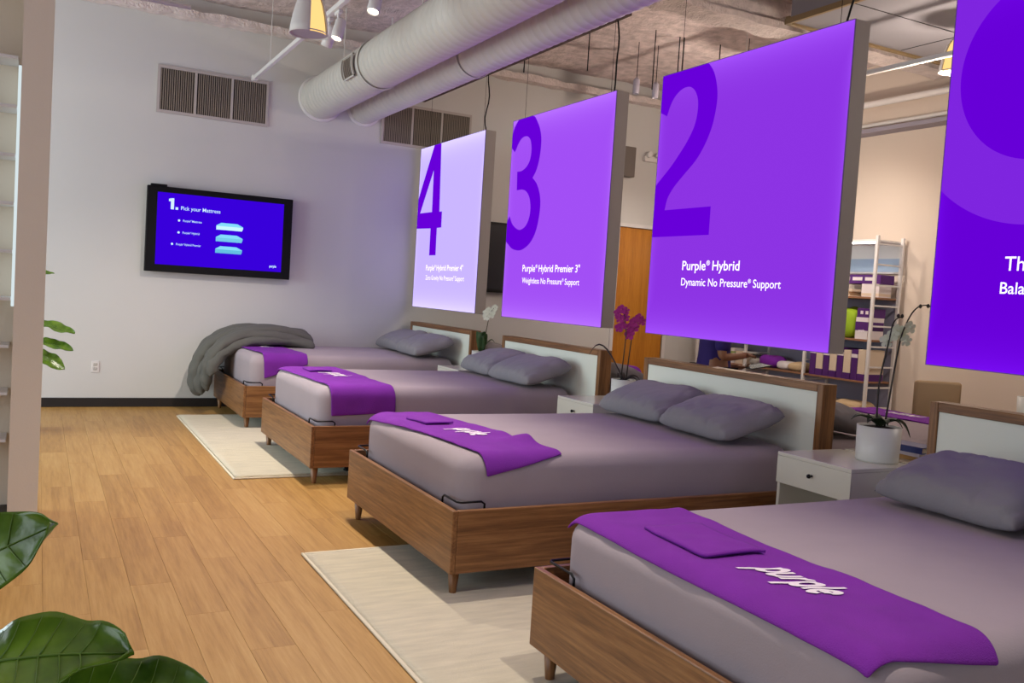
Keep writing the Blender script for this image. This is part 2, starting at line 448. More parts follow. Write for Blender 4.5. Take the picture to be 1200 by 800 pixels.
# strut the signs hang from
t = thing('strut_rail', 'brown steel strut rail hanging beside the slim duct', 'rail')
bm = new_bm(); box(bm, 3.985, 4.025, 5.96, YB-.001, 3.655, 3.69, .003, 1); obj('rail', bm, mat('strut_brown', '#5b4a42', .6), t)
for hy in (6.2, 7.4, 8.6, 9.8):
    bm = new_bm(); tube(bm, [(4.005, hy, 3.68), (4.005, hy, ceil_h(4.005, hy)+.02)], .005, 6); obj('hanger_rod', bm, BLACKM, t)
t = thing('strut_rail', 'brown steel strut rail hanging over the nearer signs', 'rail')
bm = new_bm(); box(bm, 3.985, 4.025, .8, 5.5, 3.655, 3.69, .003, 1); obj('rail', bm, mat('strut_brown_near', '#5b4a42', .6), t)
for hy in (1.2, 2.6, 4.0, 5.2):
    bm = new_bm(); tube(bm, [(4.005, hy, 3.68), (4.005, hy, ceil_h(4.005, hy)+.02)], .005, 6); obj('hanger_rod', bm, BLACKM, t)

# lighting track with spot heads
LAMPG = emit('spot_lamp', (1.0, 0.86, 0.62, 1), 14.0)
def spot_head(loc, aim, power, label, spread=88, color=(1.0, .89, .78), group=None, blend=1.0, rail_z=None, rad=.035):
    t = thing('track_spotlight', label, 'spotlight', loc, 0, group)
    d = (Vector(aim)-Vector(loc)).normalized(); q = Vector((0,0,-1)).rotation_difference(d)
    bm = new_bm(); lathe(bm, [(0, .12), (.03, .12), (.042, .10), (.045, 0), (.045, -.05), (.040, -.05), (.038, -.035), (0, -.035)], 20)
    for v in bm.verts: v.co = q @ v.co
    obj('lamp_housing', bm, WHITEP, t, True)
    bm = new_bm(); lathe(bm, [(0, -.039), (.034, -.039), (.034, -.043), (0, -.043)], 20)
    for v in bm.verts: v.co = q @ v.co
    obj('lamp_lens', bm, LAMPG, t)
    bm = new_bm(); tube(bm, [(0, 0, .03), (0, 0, .16)], .012, 10); box(bm, -.018, .018, -.06, .06, .14, .17, .004, 1)
    obj('mount', bm, WHITEP, t)
    ld = bpy.data.lights.new('track_spotlight_lamp', 'SPOT'); ld.energy = power; ld.color = color
    ld.spot_size = math.radians(spread); ld.spot_blend = blend; ld.shadow_soft_size = rad
    lo = bpy.data.objects.new('track_spotlight_lamp', ld); COL.objects.link(lo); lo.parent = t
    lo.location = d*.06; lo.rotation_euler = d.to_track_quat('-Z', 'Y').to_euler()
    return t
TX, TZ = 1.985, 3.55
t = thing('light_track', 'white ceiling light track running toward the wall grille', 'track')
bm = new_bm(); box(bm, TX-.02, TX+.02, -3.0, 10.0, TZ, TZ+.04, .004, 1); obj('track_rail', bm, WHITEP, t)
bm = new_bm(); box(bm, TX-.03, TX+.03, 9.98, 10.06, TZ-.01, TZ+.05, .006, 1); obj('end_cap', bm, WHITEP, t)
for hy in (9.3, 7.8, 5.4, 3.0, .6):
    bm = new_bm(); tube(bm, [(TX, hy, TZ+.03), (TX, hy, ceil_h(TX, hy)+.02)], .004, 6); obj('hanger_rod', bm, WHITEP, t)
SP = [((TX+.02, 7.02, TZ-.17), (1.15, 6.6, 0), 215, 'white track spotlight beside the bell pendant, tilted toward the beds'),
      ((TX+.02, 7.28, TZ-.17), (1.45, 8.9, .2), 235, 'white track spotlight beside the bell pendant, aimed at the far bed'),
      ((TX+.03, 6.18, TZ-.17), (1.1, 5.3, 0), 215, 'white track spotlight over the aisle past the bell pendant'),
      ((TX, 4.25, TZ-.17), (1.2, 4.0, 0), 205, 'white track spotlight over the aisle at the second nearest bed'),
      ((TX, 1.75, TZ-.17), (1.25, 1.9, 0), 175, 'white track spotlight over the foot of the nearest bed')]
for l, a, p, lb in SP: spot_head(l, a, p, lb)

# bell pendants
def bell_pendant(loc, s, label, power, ang, group=None):
    t = thing('bell_pendant', label, 'pendant lamp', loc, ang, group)
    prof = [(.020, .30), (.045, .29), (.072, .25), (.095, .19), (.112, .12), (.124, .05), (.130, 0)]
    prof = [(r*s, z*s) for r, z in prof]
    bm = new_bm(); lathe(bm, prof, 36, a0=.56, a1=2*PI-.56)
    o = obj('shade', bm, mat('pendant_shade', '#c9c4c2', .55), t, True); solidify(o, .006*s, -1)
    bm = new_bm(); lathe(bm, [(r-.012*s, z-.002) for r, z in prof], 36, a0=-.56, a1=.56)
    o = obj('glowing_panel', bm, emit('pendant_glow', (1.0, .62, .22, 1), 1.05), t, True)
    bm = new_bm(); lathe(bm, [(0, .012*s), (.122*s, .012*s), (.122*s, .006*s), (0, .006*s)], 36)
    obj('diffuser', bm, mat('pendant_diffuser', '#a29aa8', .6), t)
    bm = new_bm(); lathe(bm, [(0, .35*s), (.018*s, .35*s), (.022*s, .29*s), (0, .29*s)], 16); obj('socket_cap', bm, WHITEP, t, True)
    bm = new_bm(); tube(bm, [(0, 0, .34*s), (0, 0, ceil_h(loc[0], loc[1])-loc[2]+.02)], .004, 6); obj('cord', bm, BLACK, t)
    if power:
        ld = bpy.data.lights.new('pendant_bulb', 'POINT'); ld.energy = power; ld.color = (1, .84, .70); ld.shadow_soft_size = .05
        lo = bpy.data.objects.new('pendant_bulb', ld); COL.objects.link(lo); lo.parent = t; lo.location = (0, 0, -.30*s)
    return t
bell_pendant((1.54, 6.07, 3.07), 1.0, 'white bell pendant lamp with a yellow glowing side, by the light track', 0, math.radians(-70))
bell_pendant((6.66, 5.08, 3.50), 0.9, 'white bell pendant lamp with a yellow glowing side, below the soffit', 45, math.radians(-165))
bell_pendant((6.66, 7.6, 3.30), 0.9, 'added white bell pendant lamp lighting the aisle by the shelving', 55, math.radians(-52))  # unseen lamp added to light the back aisle
bell_pendant((6.4, 2.2, 3.40), 0.9, 'added white bell pendant lamp lighting the white desk', 45, math.radians(-52))  # extra pendant put in to light the desk end of the back area
spot_head((6.45, 6.9, 3.41), (8.4, 7.3, 2.0), 120, 'white spotlight washing the product shelving', 70, (1, .88, .78))
spot_head((6.45, 4.6, 3.41), (8.45, 5.4, 1.5), 70, 'white spotlight washing the bare cream wall', 90, (1, .88, .78))
spot_head((6.45, 8.5, 3.41), (7.3, 10.2, 1.2), 60, 'added white fill spotlight aimed at the wood door', 80, (1, .88, .78))  # unseen fill lamp added to brighten the door end
t = thing('light_track', 'white light track hanging over the back aisle', 'track')
bm = new_bm(); box(bm, 6.43, 6.47, 4.2, 8.7, 3.57, 3.61, .004, 1); obj('track_rail', bm, WHITEP, t)
for hy, hz in ((4.6, 3.96), (7.4, None), (8.5, None)):
    bm = new_bm(); tube(bm, [(6.45, hy, 3.6), (6.45, hy, hz or ceil_h(6.45, hy)+.02)], .004, 6); obj('hanger_rod', bm, WHITEP, t)

# small glass pendants and rods beyond the signs
for (x, y, z, lb) in ((5.86, 8.5, 3.76, 'small clear glass pendant hanging near the back wall, straight'), (6.09, 8.45, 3.74, 'small clear glass pendant hanging near the back wall, beside its twin')):
    t = thing('glass_pendant', lb, 'pendant lamp', (x, y, z))
    bm = new_bm(); lathe(bm, [(.030, 0), (.034, .02), (.034, .15), (.012, .18)], 16); o = obj('glass_shade', bm, mat('frosted_pendant', '#b9b2c0', .4), t, True); solidify(o, .003)
    bm = new_bm(); tube(bm, [(0, 0, .17), (0, 0, ceil_h(x, y)-z+.02)], .004, 6); obj('rod', bm, BLACKM, t)
for (x, y, z0) in ((4.9, 8.0, 3.76), (5.72, 8.0, 3.7), (6.10, 8.0, 3.3), (6.04, 8.0, 3.2), (6.6, 8.0, 3.4), (4.17, 8.0, 3.62)):
    o = obj('hanging_rod', tube(new_bm(), [(x, y, z0), (x, y, ceil_h(x, y)+.02)], .006, 6), BLACKM)
    tag(o, 'thin dark rod hanging from the sprayed ceiling behind the signs', 'rod', 'thin rods hanging behind the signs')
# pipes by the right wall
def pipe(name, pts, r, m, label): return tag(obj(name, tube(new_bm(), pts, r, 14), m, None, True), label, 'pipe')
pipe('sprinkler_pipe', [(8.1, -1, 3.78), (8.1, YB-.01, 3.78)], .035, WHITEP, 'white sprinkler pipe running high along the cream wall')
pipe('conduit', [(8.38, -1, 3.62), (8.38, YB-.01, 3.62)], .022, WHITEP, 'thin white conduit under the sprinkler pipe')
o = obj('cable_tray', box(new_bm(), 8.3, 8.499, -1, YB-.2, 3.52, 3.57, .004, 1), mat('tray_grey', '#8d8794', .6)); tag(o, 'grey cable tray along the cream wall under the conduit', 'cable tray')
pipe('branch_pipe', [(XL, 9.2, 3.95), (1.2, 9.2, 3.95)], .02, WHITEP, 'white branch pipe near the ceiling above the partition')

# return grilles in the back wall
def return_grille(x0, x1, z0, z1, label):
    t = thing('return_grille', label, 'vent grille', ((x0+x1)/2, YB, z0)); w = x1-x0; h = z1-z0; y = -.004
    bm = new_bm(); box(bm, -w/2+.02, w/2-.02, -.006, -.001, .02, h-.02); obj('shade_sheet', bm, DARKV, t)  # flat dark sheet, its colour stands in for shade behind the louvres
    bm = new_bm(); f = .03
    box(bm, -w/2, w/2, -.022, -.001, 0, f); box(bm, -w/2, w/2, -.022, -.001, h-f, h)
    for k in range(4):
        p = -w/2+(w-.02)*k/3; e = f if k in (0, 3) else .02
        box(bm, max(-w/2, p-(0 if k == 0 else .004)), min(w/2, p+e), -.022, -.001, f, h-f)
    obj('grille_frame', bm, mat('grille_frame_paint', '#b3aaa6', .6), t)
    for k in range(3):
        bm = new_bm(); a = -w/2+f+(w-.02)/3*k; n = 16
        for i in range(n):
            p = a+((w-.02)/3-.025)*(i+.25)/n; box(bm, p, p+.010, -.018, -.006, f, h-f)
        o = obj('louvre_bank', bm, SLAT, t); o['kind'] = 'stuff'
return_grille(1.033, 2.18, 3.10, 3.59, 'wide slatted return grille high above the lit wall screen')
return_grille(3.49, 4.64, 3.10, 3.59, 'wide slatted return grille under the ducts, partly behind a sign')

# ------------------------------------------------------------------ text helper
def text_mesh(body, bold=0.0, shear=0.0, res=4):
    if R_ not in body or len(body) == 1: return plain_text(body, bold, shear, res)
    out = bmesh.new(); x = 0.0
    bits = []
    for i, seg in enumerate(body.split(R_)):
        if i: bits.append((R_, True))
        if seg: bits.append((seg, False))
    for seg, small in bits:
        me = plain_text(seg.strip(), bold, shear, res); a, b = text_extent(me)
        if seg.startswith(' '): x += .22
        k = .50 if small else 1.0
        x += .03
        for v in me.vertices: v.co = Vector((x+(v.co.x-a)*k, v.co.y*k+(.36 if small else 0), 0))
        x += (b-a)*k+.02
        out.from_mesh(me); bpy.data.meshes.remove(me)
    me = bpy.data.meshes.new('lettering'); out.to_mesh(me); out.free(); return me
R_ = '\u00ae'
def plain_text(body, bold=0.0, shear=0.0, res=4):
    cu = bpy.data.curves.new('lettering', 'FONT'); cu.body = body; cu.size = 1.0; cu.offset = bold; cu.shear = shear
    cu.resolution_u = res; cu.fill_mode = 'FRONT'
    ob = bpy.data.objects.new('lettering', cu); COL.objects.link(ob)
    dg = bpy.context.evaluated_depsgraph_get()
    me = bpy.data.meshes.new_from_object(ob.evaluated_get(dg))
    bpy.data.objects.remove(ob); bpy.data.curves.remove(cu)
    return me
def text_extent(me):
    xs = [v.co.x for v in me.vertices]; return min(xs), max(xs)
CAP = None
def place_text(me, width, cap, fn):
    """scale to width and cap height, then map flat (a, b) through fn"""
    x0, x1 = text_extent(me)
    for v in me.vertices:
        a = (v.co.x-x0)/(x1-x0)*width; b = v.co.y/0.70*cap
        v.co = fn(a, b)
    return me

def split_words(me, axis, gap):
    bm = bmesh.new(); bm.from_mesh(me); fs = sorted(bm.faces, key=lambda f: -max(v.co[axis] for v in f.verts))
    groups = []; lo = None
    for f in fs:
        a, b = max(v.co[axis] for v in f.verts), min(v.co[axis] for v in f.verts)
        if lo is None or a < lo-gap: groups.append([]); lo = b
        groups[-1].append([tuple(v.co) for v in f.verts]); lo = min(lo, b)
    bm.free(); out = []
    for g_ in groups:
        m = bpy.data.meshes.new('lettering'); vs = []; ff = []
        for f in g_: ff.append(list(range(len(vs), len(vs)+len(f)))); vs += f
        m.from_pydata(vs, [], ff); out.append(m)
    return out

# ------------------------------------------------------------------ lightbox signs
def sign_face_mat(name, base, edge, strength, ring=None, blue=1.0):
    m = bpy.data.materials.new(name); m.use_nodes = True
    nt = m.node_tree; N = nt.nodes; L = nt.links; N.remove(N['Principled BSDF'])
    e = N.new('ShaderNodeEmission'); e.inputs[1].default_value = strength
    tc = N.new('ShaderNodeTexCoord'); sp = N.new('ShaderNodeSeparateXYZ'); L.new(tc.outputs['Object'], sp.inputs[0])
    # edge-lit acrylic: the LED strips in the frame make the rim of the box brighter
    def fn(op, a, b=None, c=None):
        n = N.new('ShaderNodeMath'); n.operation = op
        for i, s in enumerate((a, b, c)):
            if s is None: continue
            if isinstance(s, (int, float)): n.inputs[i].default_value = s
            else: L.new(s, n.inputs[i])
        return n.outputs[0]
    ay = fn('ABSOLUTE', sp.outputs[1]); dz = fn('SUBTRACT', sp.outputs[2], .9325); az = fn('ABSOLUTE', dz)
    ry = fn('POWER', fn('DIVIDE', ay, .8725), 26.0); rz = fn('POWER', fn('DIVIDE', az, .9325), 9.0)
    rim = fn('MINIMUM', fn('MAXIMUM', fn('MULTIPLY', ry, .45), fn('MULTIPLY', rz, .75)), 1.0)
    mx = N.new('ShaderNodeMix'); mx.data_type = 'RGBA'; mx.inputs[6].default_value = lin(base); mx.inputs[7].default_value = lin(edge)
    L.new(rim, mx.inputs[0]); col = mx.outputs[2]
    if ring:
        cy, cz, r0, r1, rc = ring
        d = fn('SQRT', fn('ADD', fn('POWER', fn('SUBTRACT', sp.outputs[1], cy), 2.0), fn('POWER', fn('SUBTRACT', sp.outputs[2], cz), 2.0)))
        ins = fn('MULTIPLY', fn('GREATER_THAN', d, r0), fn('LESS_THAN', d, r1))
        m2 = N.new('ShaderNodeMix'); m2.data_type = 'RGBA'; L.new(col, m2.inputs[6]); m2.inputs[7].default_value = lin(rc)
        L.new(ins, m2.inputs[0]); col = m2.outputs[2]
    sc3 = N.new('ShaderNodeVectorMath'); sc3.operation = 'MULTIPLY'; sc3.inputs[1].default_value = (1, 1, blue)
    L.new(col, sc3.inputs[0]); L.new(sc3.outputs[0], e.inputs[0]); L.new(e.outputs[0], N['Material Output'].inputs[0])
    return m
SX, SZ0, SZ1, SW = 3.96, 1.215, 3.080, 1.745
NUMINK = emit('numeral_ink', '#6600d6', .9)
TXTW = emit('sign_lettering_white', '#fbf4ff', 1.15)
def smooth_poly(pts, n=4, corner=38):
    out = []; m = len(pts)
    def isc(i):
        a = Vector(pts[i])-Vector(pts[i-1]); b = Vector(pts[(i+1) % m])-Vector(pts[i])
        return a.length < 1e-6 or b.length < 1e-6 or math.degrees(a.angle(b)) > corner
    C = [isc(i) for i in range(m)]
    for i in range(m):
        p1 = Vector(pts[i]); p2 = Vector(pts[(i+1) % m])
        p0 = Vector(pts[i-1]) if not C[i] else p1*2-p2
        p3 = Vector(pts[(i+2) % m]) if not C[(i+1) % m] else p2*2-p1
        if C[i] and C[(i+1) % m]: out.append(tuple(p1)); continue
        for k in range(n):
            t = k/n
            q = .5*((2*p1)+(-p0+p2)*t+(2*p0-5*p1+4*p2-p3)*t*t+(-p0+3*p1-3*p2+p3)*t**3)
            out.append(tuple(q))
    return out
def sign(cy, label, facem, numeral, lines, cable_y):
    t = thing('lightbox_sign', label, 'sign', (SX, cy, SZ0))
    h = SZ1-SZ0; w = SW/2
    bm = new_bm()
    box(bm, .004, .12, -w, w, 0, h, .003, 1); obj('sign_box', bm, SIGNB, t)
    bm = new_bm(); box(bm, 0, .004, -w+.004, w-.004, .004, h-.004); obj('sign_face', bm, facem, t)
    bm = new_bm()
    for (a, b, c, d) in ((-w, -w+.004, 0, h), (w-.004, w, 0, h), (-w+.004, w-.004, 0, .004), (-w+.004, w-.004, h-.004, h)):
        box(bm, -.001, .004, a, b, c, d)
    obj('edge_trim', bm, mat('sign_trim', '#6a45a0', .5), t)
    if numeral:
        bm = new_bm()
        clip = lambda p: (min(max(p[0]-cy, -w+.005), w-.005), min(max(p[1]-SZ0, .005), h-.005))
        for poly in numeral:
            prism_x(bm, [clip(p) for p in poly], -.0022, -.0004)
        obj('numeral', bm, NUMINK, t)
    for body, y, z, width, cap, bold in lines:
        me = text_mesh(body, bold)
        place_text(me, width, cap, lambda a, b: Vector((-.0026, y-cy-a, z-SZ0+b)))
        for wm in split_words(me, 1, cap*.30): wm.materials.append(TXTW); mesh_obj('lettering', wm, t)
    pts = []
    for k in range(9):
        f = k/8; pts.append((.05+.012*math.sin(9*f+cy), cable_y-cy+.02*math.sin(7*f+cy*2), h+(3.66-SZ1)*f))
    bm = new_bm(); tube(bm, pts, .0065, 6); obj('power_cable', bm, BLACK, t, True)
    for hy in (-w+.15, w-.15):
        bm = new_bm(); tube(bm, [(.045, hy, h), (.045, hy, 3.66-SZ0)], .0018, 5); obj('hanging_wire', bm, BLACKM, t)
    return t
def num4():
    # outline and counter cut into two simple polygons
    A = [(9.485,3.08),(9.43,2.307),(9.357,2.307),(9.35,2.128),(9.477,2.127),(9.47,1.819),(9.657,1.819),(9.66,2.128),(9.645,2.314),(9.662,2.794),(9.679,3.08)]
    B = [(9.679,3.08),(9.662,2.794),(10.011,2.316),(9.645,2.314),(9.66,2.128),(10.12,2.138),(10.12,2.483)]
    return [A, B]
NUM3 = [(7.679,2.78),(7.739,2.825),(7.745,2.931),(7.706,3.013),(7.633,3.08),(7.368,3.08),(7.265,3.009),(7.195,2.909),(7.171,2.807),(7.184,2.681),(7.226,2.576),(7.293,2.505),(7.209,2.447),(7.141,2.351),(7.115,2.241),(7.137,2.097),(7.186,1.99),(7.271,1.909),(7.382,1.861),(7.48,1.847),(7.605,1.864),(7.694,1.908),(7.76,1.945),(7.76,2.13),(7.701,2.174),(7.636,2.098),(7.548,2.053),(7.465,2.039),(7.37,2.07),(7.31,2.141),(7.295,2.233),(7.327,2.327),(7.393,2.387),(7.475,2.412),(7.585,2.414),(7.6,2.588),(7.511,2.588),(7.424,2.617),(7.365,2.672),(7.345,2.753),(7.364,2.838),(7.409,2.886),(7.474,2.904),(7.552,2.893),(7.615,2.849),(7.65,2.806)]
NUM2 = [(5.43,3.08),(4.908,3.08),(4.844,3.005),(4.804,2.908),(4.791,2.817),(4.804,2.714),(4.833,2.62),(4.89,2.521),(4.97,2.43),(5.093,2.34),(5.194,2.262),(5.256,2.189),(5.281,2.106),(4.777,2.106),(4.776,1.916),(5.43,1.916),(5.43,2.27),(5.345,2.335),(5.24,2.414),(5.139,2.507),(5.067,2.583),(5.01,2.669),(4.987,2.757),(4.991,2.841),(5.024,2.905),(5.068,2.94),(5.115,2.953),(5.177,2.947),(5.242,2.915),(5.292,2.862),(5.331,2.781),(5.43,2.815)]
R_ = '\u00ae'
F1 = sign_face_mat('sign_face_deep_violet', '#6400d2', '#7a10f4', .92, (2.55-2.163, 2.62-SZ0, .425, .72, '#7b24da'))
F2 = sign_face_mat('sign_face_violet', '#8932de', '#a858ff', .92)
F3 = sign_face_mat('sign_face_light_violet', '#9c4cec', '#bb78ff', .95)
F4 = sign_face_mat('sign_face_lilac', '#bba8f2', '#e2d6ff', 1.05, None, 1.1)
sign(2.163, 'deep violet lightbox sign with a broad lighter ring, hung over the nearest bed', F1, None,
     [('The Purple'+R_+' Mattress', 2.660, 1.691, .80, .066, .004), ('Balanced No Pressure'+R_+' Support', 2.672, 1.584, .98, .054, .006)], 1.45)
sign(4.5375, 'violet lightbox sign with a large numeral 2', F2, [smooth_poly(NUM2)],
     [('Purple'+R_+' Hybrid', 5.03, 1.68, .58, .063, .012), ('Dynamic No Pressure'+R_+' Support', 5.03, 1.573, .955, .052, .006)], 3.76)
sign(6.875, 'bright violet lightbox sign with a large numeral 3', F3, [smooth_poly(NUM3)],
     [('Purple'+R_+' Hybrid Premier 3"', 7.372, 1.652, 1.0, .062, .012), ('Weightless No Pressure'+R_+' Support', 7.368, 1.545, 1.0, .052, .006)], 6.11)
sign(9.22, 'pale lilac lightbox sign with a large numeral 4', F4, num4(),
     [('Purple'+R_+' Hybrid Premier 4"', 9.728, 1.648, 1.03, .062, .012), ('Zero Gravity No Pressure'+R_+' Support', 9.724, 1.54, 1.07, .052, .006)], 8.45)

# ------------------------------------------------------------------ wall screens and outlet
def wall_tv(x0, x1, z0, z1, label, on):
    w = x1-x0; h = z1-z0; t = thing('wall_screen', label, 'screen', (x0, YB, z0))
    f = .10 if on else .05
    bm = new_bm(); box(bm, 0, w, -.10, -.03, 0, h, .006, 2); box(bm, .3, w-.3, -.03, -.001, .25, h-.25); obj('casing', bm, BLACK, t)
    bm = new_bm(); box(bm, f, w-f, -.1035, -.0995, f*.78, h-f*.62)
    sm = emit('screen_blue', '#3800d8', .9) if on else SCREEN_OFF
    obj('display', bm, sm, t)
    if on:
        bm = new_bm(); box(bm, .03, .19, -.11, -.06, h-.004, h+.02, .004, 1); obj('sensor_bar', bm, BLACK, t)
        W_ = emit('screen_white', '#c9e4ff', 1.0)
        def txt(s, x, z, wd, cap, b=.01):
            me = text_mesh(s, b); place_text(me, wd, cap, lambda a, c: Vector((x+a, -.105, z+c))); me.materials.append(W_); mesh_obj('screen_text', me, t)
        bm = new_bm(); z_ = .66
        for pl_ in ([(.232, z_), (.264, z_), (.264, z_+.115), (.238, z_+.115), (.232, z_+.105)], [(.212, z_+.082), (.232, z_+.082), (.232, z_+.115), (.224, z_+.110), (.212, z_+.106)], [(.280, z_), (.306, z_), (.306, z_+.026), (.280, z_+.026)]):
            bm.faces.new([bm.verts.new((p, -.105, q)) for p, q in pl_])
        obj('screen_numeral', bm, W_, t)
        txt('Pick your Mattress', .335, .662, .40, .040, .006)
        for k, (s, wd, px) in enumerate((('Purple'+R_+' Mattress', .19, .36), ('Purple'+R_+' Hybrid', .17, .36), ('Purple'+R_+' Hybrid Premier', .25, .30))):
            z = .54-.125*k
            txt(s, px, z, wd, .022, .006)
            bm = new_bm(); lathe(bm, [(0, 0), (.012, 0), (.012, .001), (0, .001)], 12)
            for v in bm.verts: v.co = Vector((px-.04+v.co.x, -.1045-v.co.z, z+.01+v.co.y))
            obj('bullet', bm, W_, t)
            xx = .70; zz = z-.05
            bm = new_bm()
            for poly, m_ in (([(0, 0), (.27, 0), (.28, .025), (.28, .045), (.22, .075), (.05, .075), (0, .045)], None),):
                a = [bm.verts.new((xx+p, -.1045, zz+q)) for p, q in poly]; bm.faces.new(a[::-1])
            o = obj('mattress_icon', bm, emit('icon_top', '#7fd0ee', 1.0), t)
            bm = new_bm()
            a = [bm.verts.new((xx+p, -.1050, zz+q)) for p, q in [(0, 0), (.27, 0), (.28, .025), (.28, .04), (0, .04)]]; bm.faces.new(a[::-1])
            obj('icon_side', bm, emit('icon_side_%d' % k, ('#bfe9f5', '#6fc0de', '#5fb4d4')[k], 1.0), o)
        txt('purple', w-.10-.13, .125, .075, .026, .03)
    return t
wall_tv(.974, 2.486, 1.439, 2.33, 'lit wall screen with blue picture reading Pick your Mattress', True)
wall_tv(4.62, 6.13, 1.443, 2.317, 'dark switched-off wall screen between two lightbox signs', False)
t = thing('wall_outlet', 'white duplex wall outlet low on the back wall', 'outlet', (.551, YB, .36))
bm = new_bm(); box(bm, -.037, .037, -.007, -.0005, 0, .118, .003, 2); obj('cover_plate', bm, WHITEP, t)
for z in (.022, .066):
    bm = new_bm(); box(bm, -.018, .018, -.010, -.006, z, z+.030, .004, 2); obj('socket', bm, mat('socket_face', '#b9b3ad', .5), t)
t = thing('wall_speaker', 'grey wall speaker high on the back wall above the door', 'speaker', (6.85, YB, 3.1))
bm = new_bm(); box(bm, 0, .19, -.12, -.02, 0, .40, .01, 2); obj('cabinet', bm, mat('speaker_grey', '#6d645e', .6), t)
bm = new_bm(); box(bm, .05, .14, -.03, -.0005, .1, .3); obj('bracket', bm, BLACKM, t)
t = thing('emergency_light', 'small white emergency light above the wood door', 'lamp', (7.35, YB, 3.35))
bm = new_bm(); box(bm, -.12, .12, -.06, -.0005, 0, .07, .008, 2); obj('housing', bm, WHITEP, t)
for s in (-1, 1):
    bm = new_bm(); lathe(bm, [(0, 0), (.035, 0), (.04, .05), (.03, .06), (0, .06)], 16)
    for v in bm.verts: v.co = Vector((s*.07+v.co.x, -.06-v.co.z, .09+v.co.y*1))
    obj('lamp_head', bm, WHITEP, t, True)

# ------------------------------------------------------------------ rugs
def rug(x0, x1, y0, y1, label):
    t = thing('area_rug', label, 'rug', ((x0+x1)/2, (y0+y1)/2, 0)); w = (x1-x0)/2; l = (y1-y0)/2
    bm = new_bm()
    def fn(u, v):
        x = -w+2*w*u; y = -l+2*l*v
        return (x, y, .011+.0015*noise.noise(Vector((x*7, y*2, 3))))
    grid(bm, 40, 50, fn); o = obj('pile', bm, RUG, t, True); solidify(o, .0095, -1)
    bm = new_bm(); b = .016
    for (a, c, d, e) in ((-w-b, -w, -l-b, l+b), (w, w+b, -l-b, l+b), (-w, w, -l-b, -l), (-w, w, l, l+b)): box(bm, a, c, d, e, .0008, .012, .003, 1)
    obj('binding', bm, RUGB, t)
rug(1.285, 3.3, 1.0, 4.61, 'cream woven rug under the two nearest beds')
rug(1.285, 3.3, 6.51, 9.49, 'cream woven rug under the two beds by the back wall')

# ------------------------------------------------------------------ beds
HW, FB0, FT = .79, .122, .42
def make_bed_meshes():
    M = {}
    def add(name, bm, m, smooth=False, loc=(0, 0, 0)):
        bmesh.ops.recalc_face_normals(bm, faces=bm.faces)
        me = bpy.data.meshes.new(name); bm.to_mesh(me); bm.free(); me.materials.append(m)
        if smooth:
            for p in me.polygons: p.use_smooth = True
        M.setdefault('list', []).append((name, me, loc))
    bm = new_bm(); box(bm, 0, .026, -HW, HW, FB0, FT, .004, 2); add('footboard', bm, WALY)
    for s in (-1, 1):
        bm = new_bm(); box(bm, .0265, 2.225, min(s*HW, s*(HW-.026)), max(s*HW, s*(HW-.026)), FB0, FT, .004, 2); add('side_rail', bm, WALX)
    bm = new_bm(); box(bm, 2.199, 2.2245, -HW+.027, HW-.027, FB0, FT, .003, 1); add('head_rail', bm, WALY)
    bm = new_bm(); box(bm, .03, 2.195, -HW+.03, HW-.03, .27, .325); add('deck', bm, BLACKM)
    for lx in (.055, 2.15):
        for s in (-1, 1):
            bm = new_bm(); lathe(bm, [(0, .005), (.015, .005), (.017, .012), (.029, .128), (0, .128)], 20); add('leg', bm, WALZ, True, (lx, s*(HW-.075), -.005))
    for lx in (.40, 1.5):
        bm = new_bm(); lathe(bm, [(0, 0), (.036, 0), (.036, .03), (.028, .035), (.028, .27), (0, .27)], 18); add('support_foot', bm, BLACK, True, (lx, -.42 if lx < 1 else 0, 0))
    for s in (-1, 1):
        pts = [(.040, s*.57, .40), (.040, s*.57, .438), (.040, s*.59, .450), (.040, s*.735, .450), (.052, s*.752, .450), (.16, s*.752, .450), (.178, s*.752, .438), (.178, s*.752, .40)]
        bm = new_bm(); tube(bm, pts, .0055, 8); add('mattress_retainer', bm, BLACKM, True)
    return M['list']
BEDM = make_bed_meshes()
def bed(x0, cy, rz, label, group=None):
    t = thing('platform_bed', label, 'bed', (x0, cy, 0), rz, group)
    for n, me, loc in BEDM: mesh_obj(n, me, t, loc)
    return t
MX0, MX1, MH, MT, MB, MR = .068, 2.19, .725, .672, .327, .085
